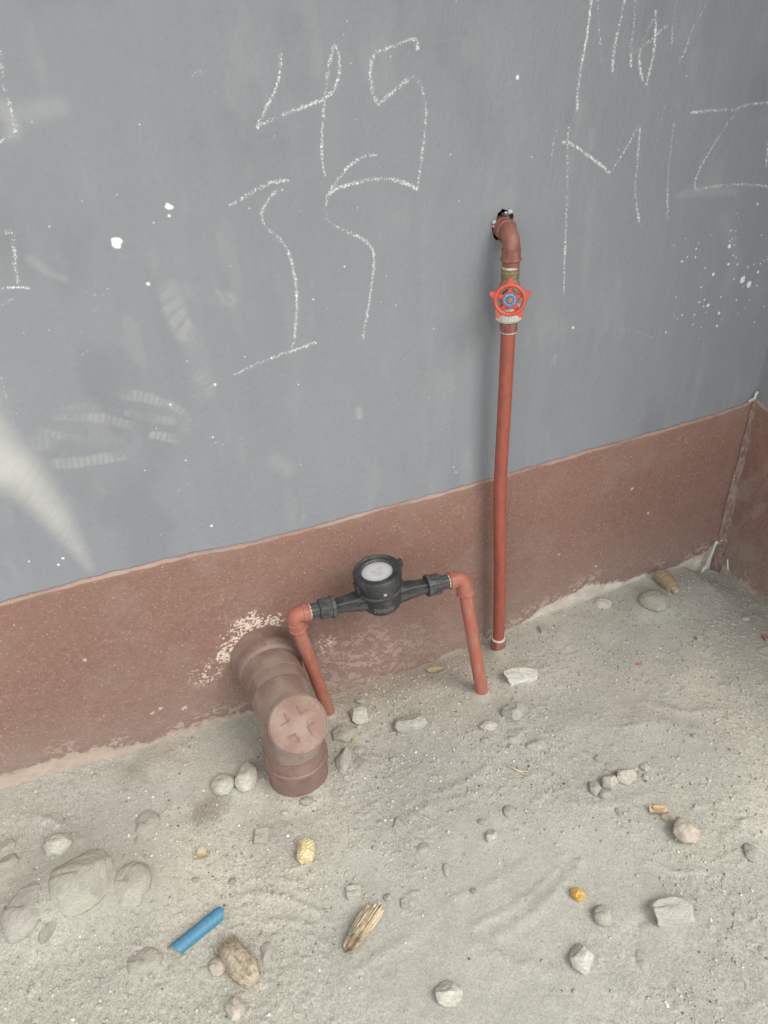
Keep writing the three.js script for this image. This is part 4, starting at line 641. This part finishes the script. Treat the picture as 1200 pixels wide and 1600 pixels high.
{ // splintered wood
  const a = onGround(543, 1484, .006), b = onGround(583, 1421, .010);
  const frag = (a, b, rad, seed, fl) => { const d = b.clone().sub(a); return lying(a, b, rad, 34, 56, (s, an) => { const f = vn(Math.cos(an) * 5 + 9, Math.sin(an) * 5, seed), ridge = .58 + .55 * f + .16 * (hash(Math.floor(an * 3.2), seed, 5) - .5) + .10 * (vn(an * 12, s * 3, seed + 1) - .5); const taper = mix(.75, 1.05, s) * (1 - .25 * Math.pow(Math.abs(s * 2 - 1), 4)); return [(s === 0 || s === 1) ? .05 : ridge * taper * (Math.abs(Math.sin(an)) * fl + (1 - fl)), (s > .8 ? (s - .8) * 5 : s < .15 ? -(.15 - s) * 5 : 0) * .016 * (vn(Math.cos(an) * 7, Math.sin(an) * 7 + 4, seed + 5) - .5)]; }); };
  const off = (p, x, y, z) => p.clone().add(V(x, y, z));
  const geos = [frag(a, b, .0185, 3, .45), frag(off(a, .012, .002, -.004), off(b, .010, .006, .004), .0125, 8, .2), frag(off(a.clone().lerp(b, .35), -.008, .006, 0), off(b, -.007, .007, .002), .0075, 12, .3)];
  const map = colourTex(256, 256, (i, j) => { const f = fbm(i / 5, j / 60, 4, 5); let c = mix3([.70, .61, .44], [.36, .275, .165], ss(.42, .66, f)); c = mix3(c, [.24, .18, .115], .6 * ss(.5, .2, j / 256 + .5 * (fbm(i / 30, j / 30, 2, 9) - .5))); const t = 1 + .3 * (vn(i / 1.5, j / 30, 3) - .5); return c.map((q) => q * t); });
  tag(mesh('splintered_wood', geos, new THREE.MeshStandardMaterial({ map, bumpMap: rep(fineBump, 6, .6), bumpScale: .001, roughness: .9 })), 'splintered chunk of light wood at the bottom middle', 'wood chunk');
}
{ // orange husk
  const a = onGround(894, 1391, .005), b = onGround(912, 1404, .006);
  const g = lying(a, b, .0085, 30, 40, (s, an) => [(s === 0 || s === 1) ? .02 : (1 - .45 * Math.pow(Math.abs(s * 2 - 1), 3)) * (1 + .2 * (fbm(s * 6, an * 3, 3, 5) - .5) + .03 * Math.sin(s * 25)), 0]);
  const map = colourTex(64, 64, (i, j) => mix3([.62, .40, .11], [.42, .22, .06], ss(.4, .7, fbm(i / 6, j / 6, 3, 4))));
  tag(mesh('orange_husk', g, new THREE.MeshStandardMaterial({ map, roughness: .8 })), 'small orange piece of husk above the round grey stone', 'husk');
}
// thin curled things: leaf, husk, scraps; a sheet with thickness
function curled(w, l, curl, wav, seed, outline) {
  const nu = 22, nv = 18, T = .0006; const top = [], uv = [];
  for (let i = 0; i <= nu; i++) for (let j = 0; j <= nv; j++) { const s = i / nu, t = j / nv * 2 - 1, hw = w / 2 * outline(s); const x = t * hw, z = (s - .5) * l; top.push([x, curl * (t * t) * w * .5 + wav * (fbm(s * 4, t * 2, 2, seed) - .5) * w, z]); uv.push(j / nv, s); }
  const pos = [...top, ...top.map((p) => [p[0], p[1] - T, p[2]])].flat(), W = nv + 1, N = (nu + 1) * W, idx = [];
  for (let i = 0; i < nu; i++) for (let j = 0; j < nv; j++) { const p = i * W + j, q = p + N; idx.push(p, p + W, p + 1, p + 1, p + W, p + W + 1, q, q + 1, q + W, q + 1, q + W + 1, q + W); }
  for (let i = 0; i < nu; i++) for (const j of [0, nv]) { const p = i * W + j, q = p + W; idx.push(...(j ? [p, q, p + N, q, q + N, p + N] : [p, p + N, q, q, p + N, q + N])); }
  for (let j = 0; j < nv; j++) for (const i of [0, nu]) { const p = i * W + j, q = p + 1; idx.push(...(i ? [p, p + N, q, q, p + N, q + N] : [p, q, p + N, q, q + N, p + N])); }
  const g = new THREE.BufferGeometry(); g.setAttribute('position', new THREE.Float32BufferAttribute(pos, 3)); g.setAttribute('uv', new THREE.Float32BufferAttribute([...uv, ...uv], 2)); g.setIndex(idx); return toCreasedNormals(g, .7);
}
const leafMap = (a, b, seed) => colourTex(64, 64, (i, j) => mix3(a, b, ss(.35, .7, .6 * fbm(i / 4, j / 14, 3, seed) + .4 * Math.abs(i - 32) / 32)));
const leafMat = (a, b, seed) => new THREE.MeshPhysicalMaterial({ map: leafMap(a, b, seed), roughness: .85, side: THREE.DoubleSide });
const oval = (s) => Math.sqrt(Math.max(.02, 1 - Math.pow(s * 2 - 1, 2)));
function drop(name, label, cat, geo, mat, u, v, lift, turn, lean = 0, group) { const m = mesh(name, geo, mat), p = onGround(u, v, lift); m.position.copy(p); m.rotation.order = 'YXZ'; m.rotation.y = turn; m.rotation.z = lean; return tag(m, label, cat, group); }
drop('dry_leaf', 'curled brown leaf lying above the big tan angular stone', 'leaf', [curled(.017, .030, .55, .2, 3, (s) => .9), curled(.010, .022, -.4, .3, 5, oval).translate(.004, .006, .001)], leafMat([.50, .39, .25], [.33, .24, .14], 3), 1029, 1266, .005, 1.2, .2);
drop('dry_leaf', 'small brown leaf flap right below the curled brown leaf', 'leaf', curled(.010, .014, .3, .3, 6, oval), leafMat([.42, .35, .26], [.34, .27, .19], 6), 1040, 1278, .003, .5, .3);
drop('dry_leaf', 'yellowish dry leaf by the wall foot left of the right meter pipe', 'leaf', curled(.016, .036, .25, .25, 9, oval), leafMat([.42, .37, .21], [.33, .27, .16], 9), 681, 1046, .004, 1.3, .2);
drop('dry_husk', 'curled pale husk lying above the blue plastic offcut', 'husk', [curled(.018, .022, .8, .25, 12, oval), curled(.007, .018, .3, .2, 14, (s) => .9 - .8 * s).translate(-.008, .002, -.004)], leafMat([.56, .48, .34], [.42, .35, .24], 12), 318, 1334, .005, .9, .25);
drop('red_scrap', 'tiny faded red plastic scrap in the sand at the right', 'plastic scrap', curled(.012, .005, .2, .2, 15, (s) => 1), new THREE.MeshStandardMaterial({ color: new THREE.Color().setRGB(.48, .17, .14), roughness: .6 }), 999, 1037, .002, -.3, .1);
drop('blue_scrap', 'faded bluish plastic scrap mostly buried above the split straw', 'plastic scrap', curled(.016, .022, .3, .3, 16, oval), new THREE.MeshStandardMaterial({ color: new THREE.Color().setRGB(.29, .33, .33), roughness: .7 }), 815, 1187, -.0015, .6, .2);
// straws and twigs
const mStraw = new THREE.MeshStandardMaterial({ map: leafMap([.56, .50, .38], [.42, .36, .26], 20), roughness: .9 });
function twig(label, pts, r, name = 'straw', fork) {
  const c = pts.map(([u, v]) => { const p = onGround(u, v); p.y += r * 1.2; return p; });
  const line = (q) => new THREE.TubeGeometry(new THREE.CatmullRomCurve3(q), 14, r, 7); const g = [line(c)]; if (fork) g.push(line(fork.map(([u, v]) => { const p = onGround(u, v); p.y += r * 2; return p; })));
  return tag(mesh(name, g, mStraw), label, 'straw', 'straws on the sand');
}
twig('thin pale straw lying right of the drain pipe', [[647, 1269], [660, 1277], [684, 1289]], .0012);
twig('split pale straw end in the middle of the sand', [[792, 1197], [806, 1204], [823, 1212]], .0015, 'straw', [[796, 1199], [812, 1206], [825, 1207]]);
twig('short white straw right of the small white stone', [[789, 1315], [801, 1319]], .0009);
twig('short straw near the right wall left of the tiny cube chip', [[1083, 1003], [1096, 996], [1100, 992]], .0009);
twig('straw lying below the mound of dusty stone at right', [[1082, 1003], [1092, 1000]], .0008);
twig('fine straw across the sand left of the four-stone cluster', [[872, 1225], [890, 1231]], .0008);
twig('bright fine straw near the lower right', [[1080, 1543], [1086, 1554]], .0009);
twig('stem scrap beside the broken-faced stone', [[826, 1124], [836, 1118], [842, 1121]], .0011);
twig('fine straw below the right meter pipe foot', [[778, 1073], [790, 1078]], .0008);
{ // straw tuft
  const r = rng(8), g = []; const o = onGround(547, 1155, .004);
  for (let k = 0; k < 26; k++) { const a = V((r() - .5) * .022, (r() - .3) * .006, (r() - .5) * .016).add(o), b = V((r() - .5) * .012, (r() - .4) * .005, (r() - .5) * .012).add(a), m = a.clone().lerp(b, .5).add(V(0, .002, 0)); g.push(new THREE.TubeGeometry(new THREE.QuadraticBezierCurve3(a, m, b), 6, .0008, 5)); }
  tag(mesh('straw_tuft', g, new THREE.MeshStandardMaterial({ color: new THREE.Color().setRGB(.52, .42, .18), roughness: .9 })), 'small yellow tuft of straw between the stones beside the drain cap', 'straw tuft');
}
{ // brown fitting by the corner
  const a = onGround(1032, 899, .014), b = onGround(1055, 922, .010), d = b.clone().sub(a).normalize();
  const t = thing('pipe_fitting', 'dusty tan plastic pipe fitting lying near the corner of the walls', 'pipe fitting', a);
  const mt = new THREE.MeshStandardMaterial({ map: mottled([.32, .235, .135], [.38, .295, .19], 40, 30, .02), bumpMap: fineBump, bumpScale: .0005, roughness: .8 });
  mesh('head', turned(V(0, 0, 0), d, [[0, -.004], [.012, -.004], [.0165, -.001], [.0175, .004], [.0172, .013], [.0145, .015], [.0135, .0165]], 36), mt, t);
  mesh('barrel', turned(V(0, 0, 0), d, [[.0135, .0165], [.0162, .0175], [.0166, .022], [.0160, .043], [.0140, .046], [0, .0465]], 36), mt, t);
  const st = new RoundedBoxGeometry(.013, .016, .009, 2, .002); mesh('stub', along(st, d.clone().multiplyScalar(.052), d), new THREE.MeshStandardMaterial({ color: new THREE.Color().setRGB(.47, .39, .29), roughness: .85 }), t);
}
// ---- loose grit: too many to count
function scatter(name, label, n, seed, size, cols, flat, accept) {
  const r = rng(seed), base = rockGeo(seed, 1, 5, .6), im = new THREE.InstancedMesh(base, new THREE.MeshStandardMaterial({ roughness: .95 }), n), mt = new THREE.Matrix4(), q = new THREE.Quaternion(), e = new THREE.Euler(), col = new THREE.Color();
  let k = 0, tries = 0; while (k < n && tries++ < n * 60) {
    const x = -.55 + r() * 1.83, z = .012 + r() * 1.0; if (r() > accept(x, z)) continue;
    const s = size[0] * Math.pow(size[1] / size[0], Math.pow(r(), 2.2)); e.set(r() * .8, r() * 6.28, r() * .8); q.setFromEuler(e); const a = s * (.7 + .5 * r());
    mt.compose(V(x, groundH(x, z) + s * flat * .22, z), q, V(a, s * flat, s * (.6 + .4 * r()))); im.setMatrixAt(k, mt); const c = cols[Math.floor(r() * cols.length)], t = .85 + .3 * r(); im.setColorAt(k, col.setRGB(c[0] * t, c[1] * t, c[2] * t)); k++;
  }
  im.count = k; im.name = name; im.castShadow = im.receiveShadow = true; im.userData.kind = 'stuff'; im.userData.label = label; scene.add(im);
}
const grit2 = onFlat(660, 1180), grit3 = onFlat(950, 960), grit4 = onFlat(300, 1290);
const patchy = (x, z) => .07 + .9 * Math.exp(-((x - grit2.x) ** 2 + (z - grit2.z) ** 2) / .02) + .6 * Math.exp(-((x - grit3.x) ** 2 + (z - grit3.z) ** 2) / .03) + .5 * Math.exp(-((x - grit4.x) ** 2 + (z - grit4.z) ** 2) / .012) + .6 * ss(.42, .62, fbm(x * 6 + 1, z * 6, 3, 55)) + .8 * Math.exp(-Math.pow(z / .16, 2)) * (x > .3 ? 1 : .3);
scatter('gravel', 'fine grey sand grains and crumbs strewn over the sand', 14000, 61, [.0007, .0034], [[.43, .42, .365], [.39, .38, .33], [.47, .46, .40], [.33, .32, .28]], .75, patchy);
scatter('chips', 'tiny white plaster and shell chips strewn over the sand', 1200, 62, [.0007, .0028], [[.66, .65, .60], [.58, .56, .50]], .45, patchy);
scatter('dark_grit', 'tiny dark crumbs strewn over the sand', 1300, 63, [.0007, .0026], [[.17, .155, .135], [.22, .205, .175], [.12, .11, .10]], .6, patchy);

renderer.render(scene, camera);
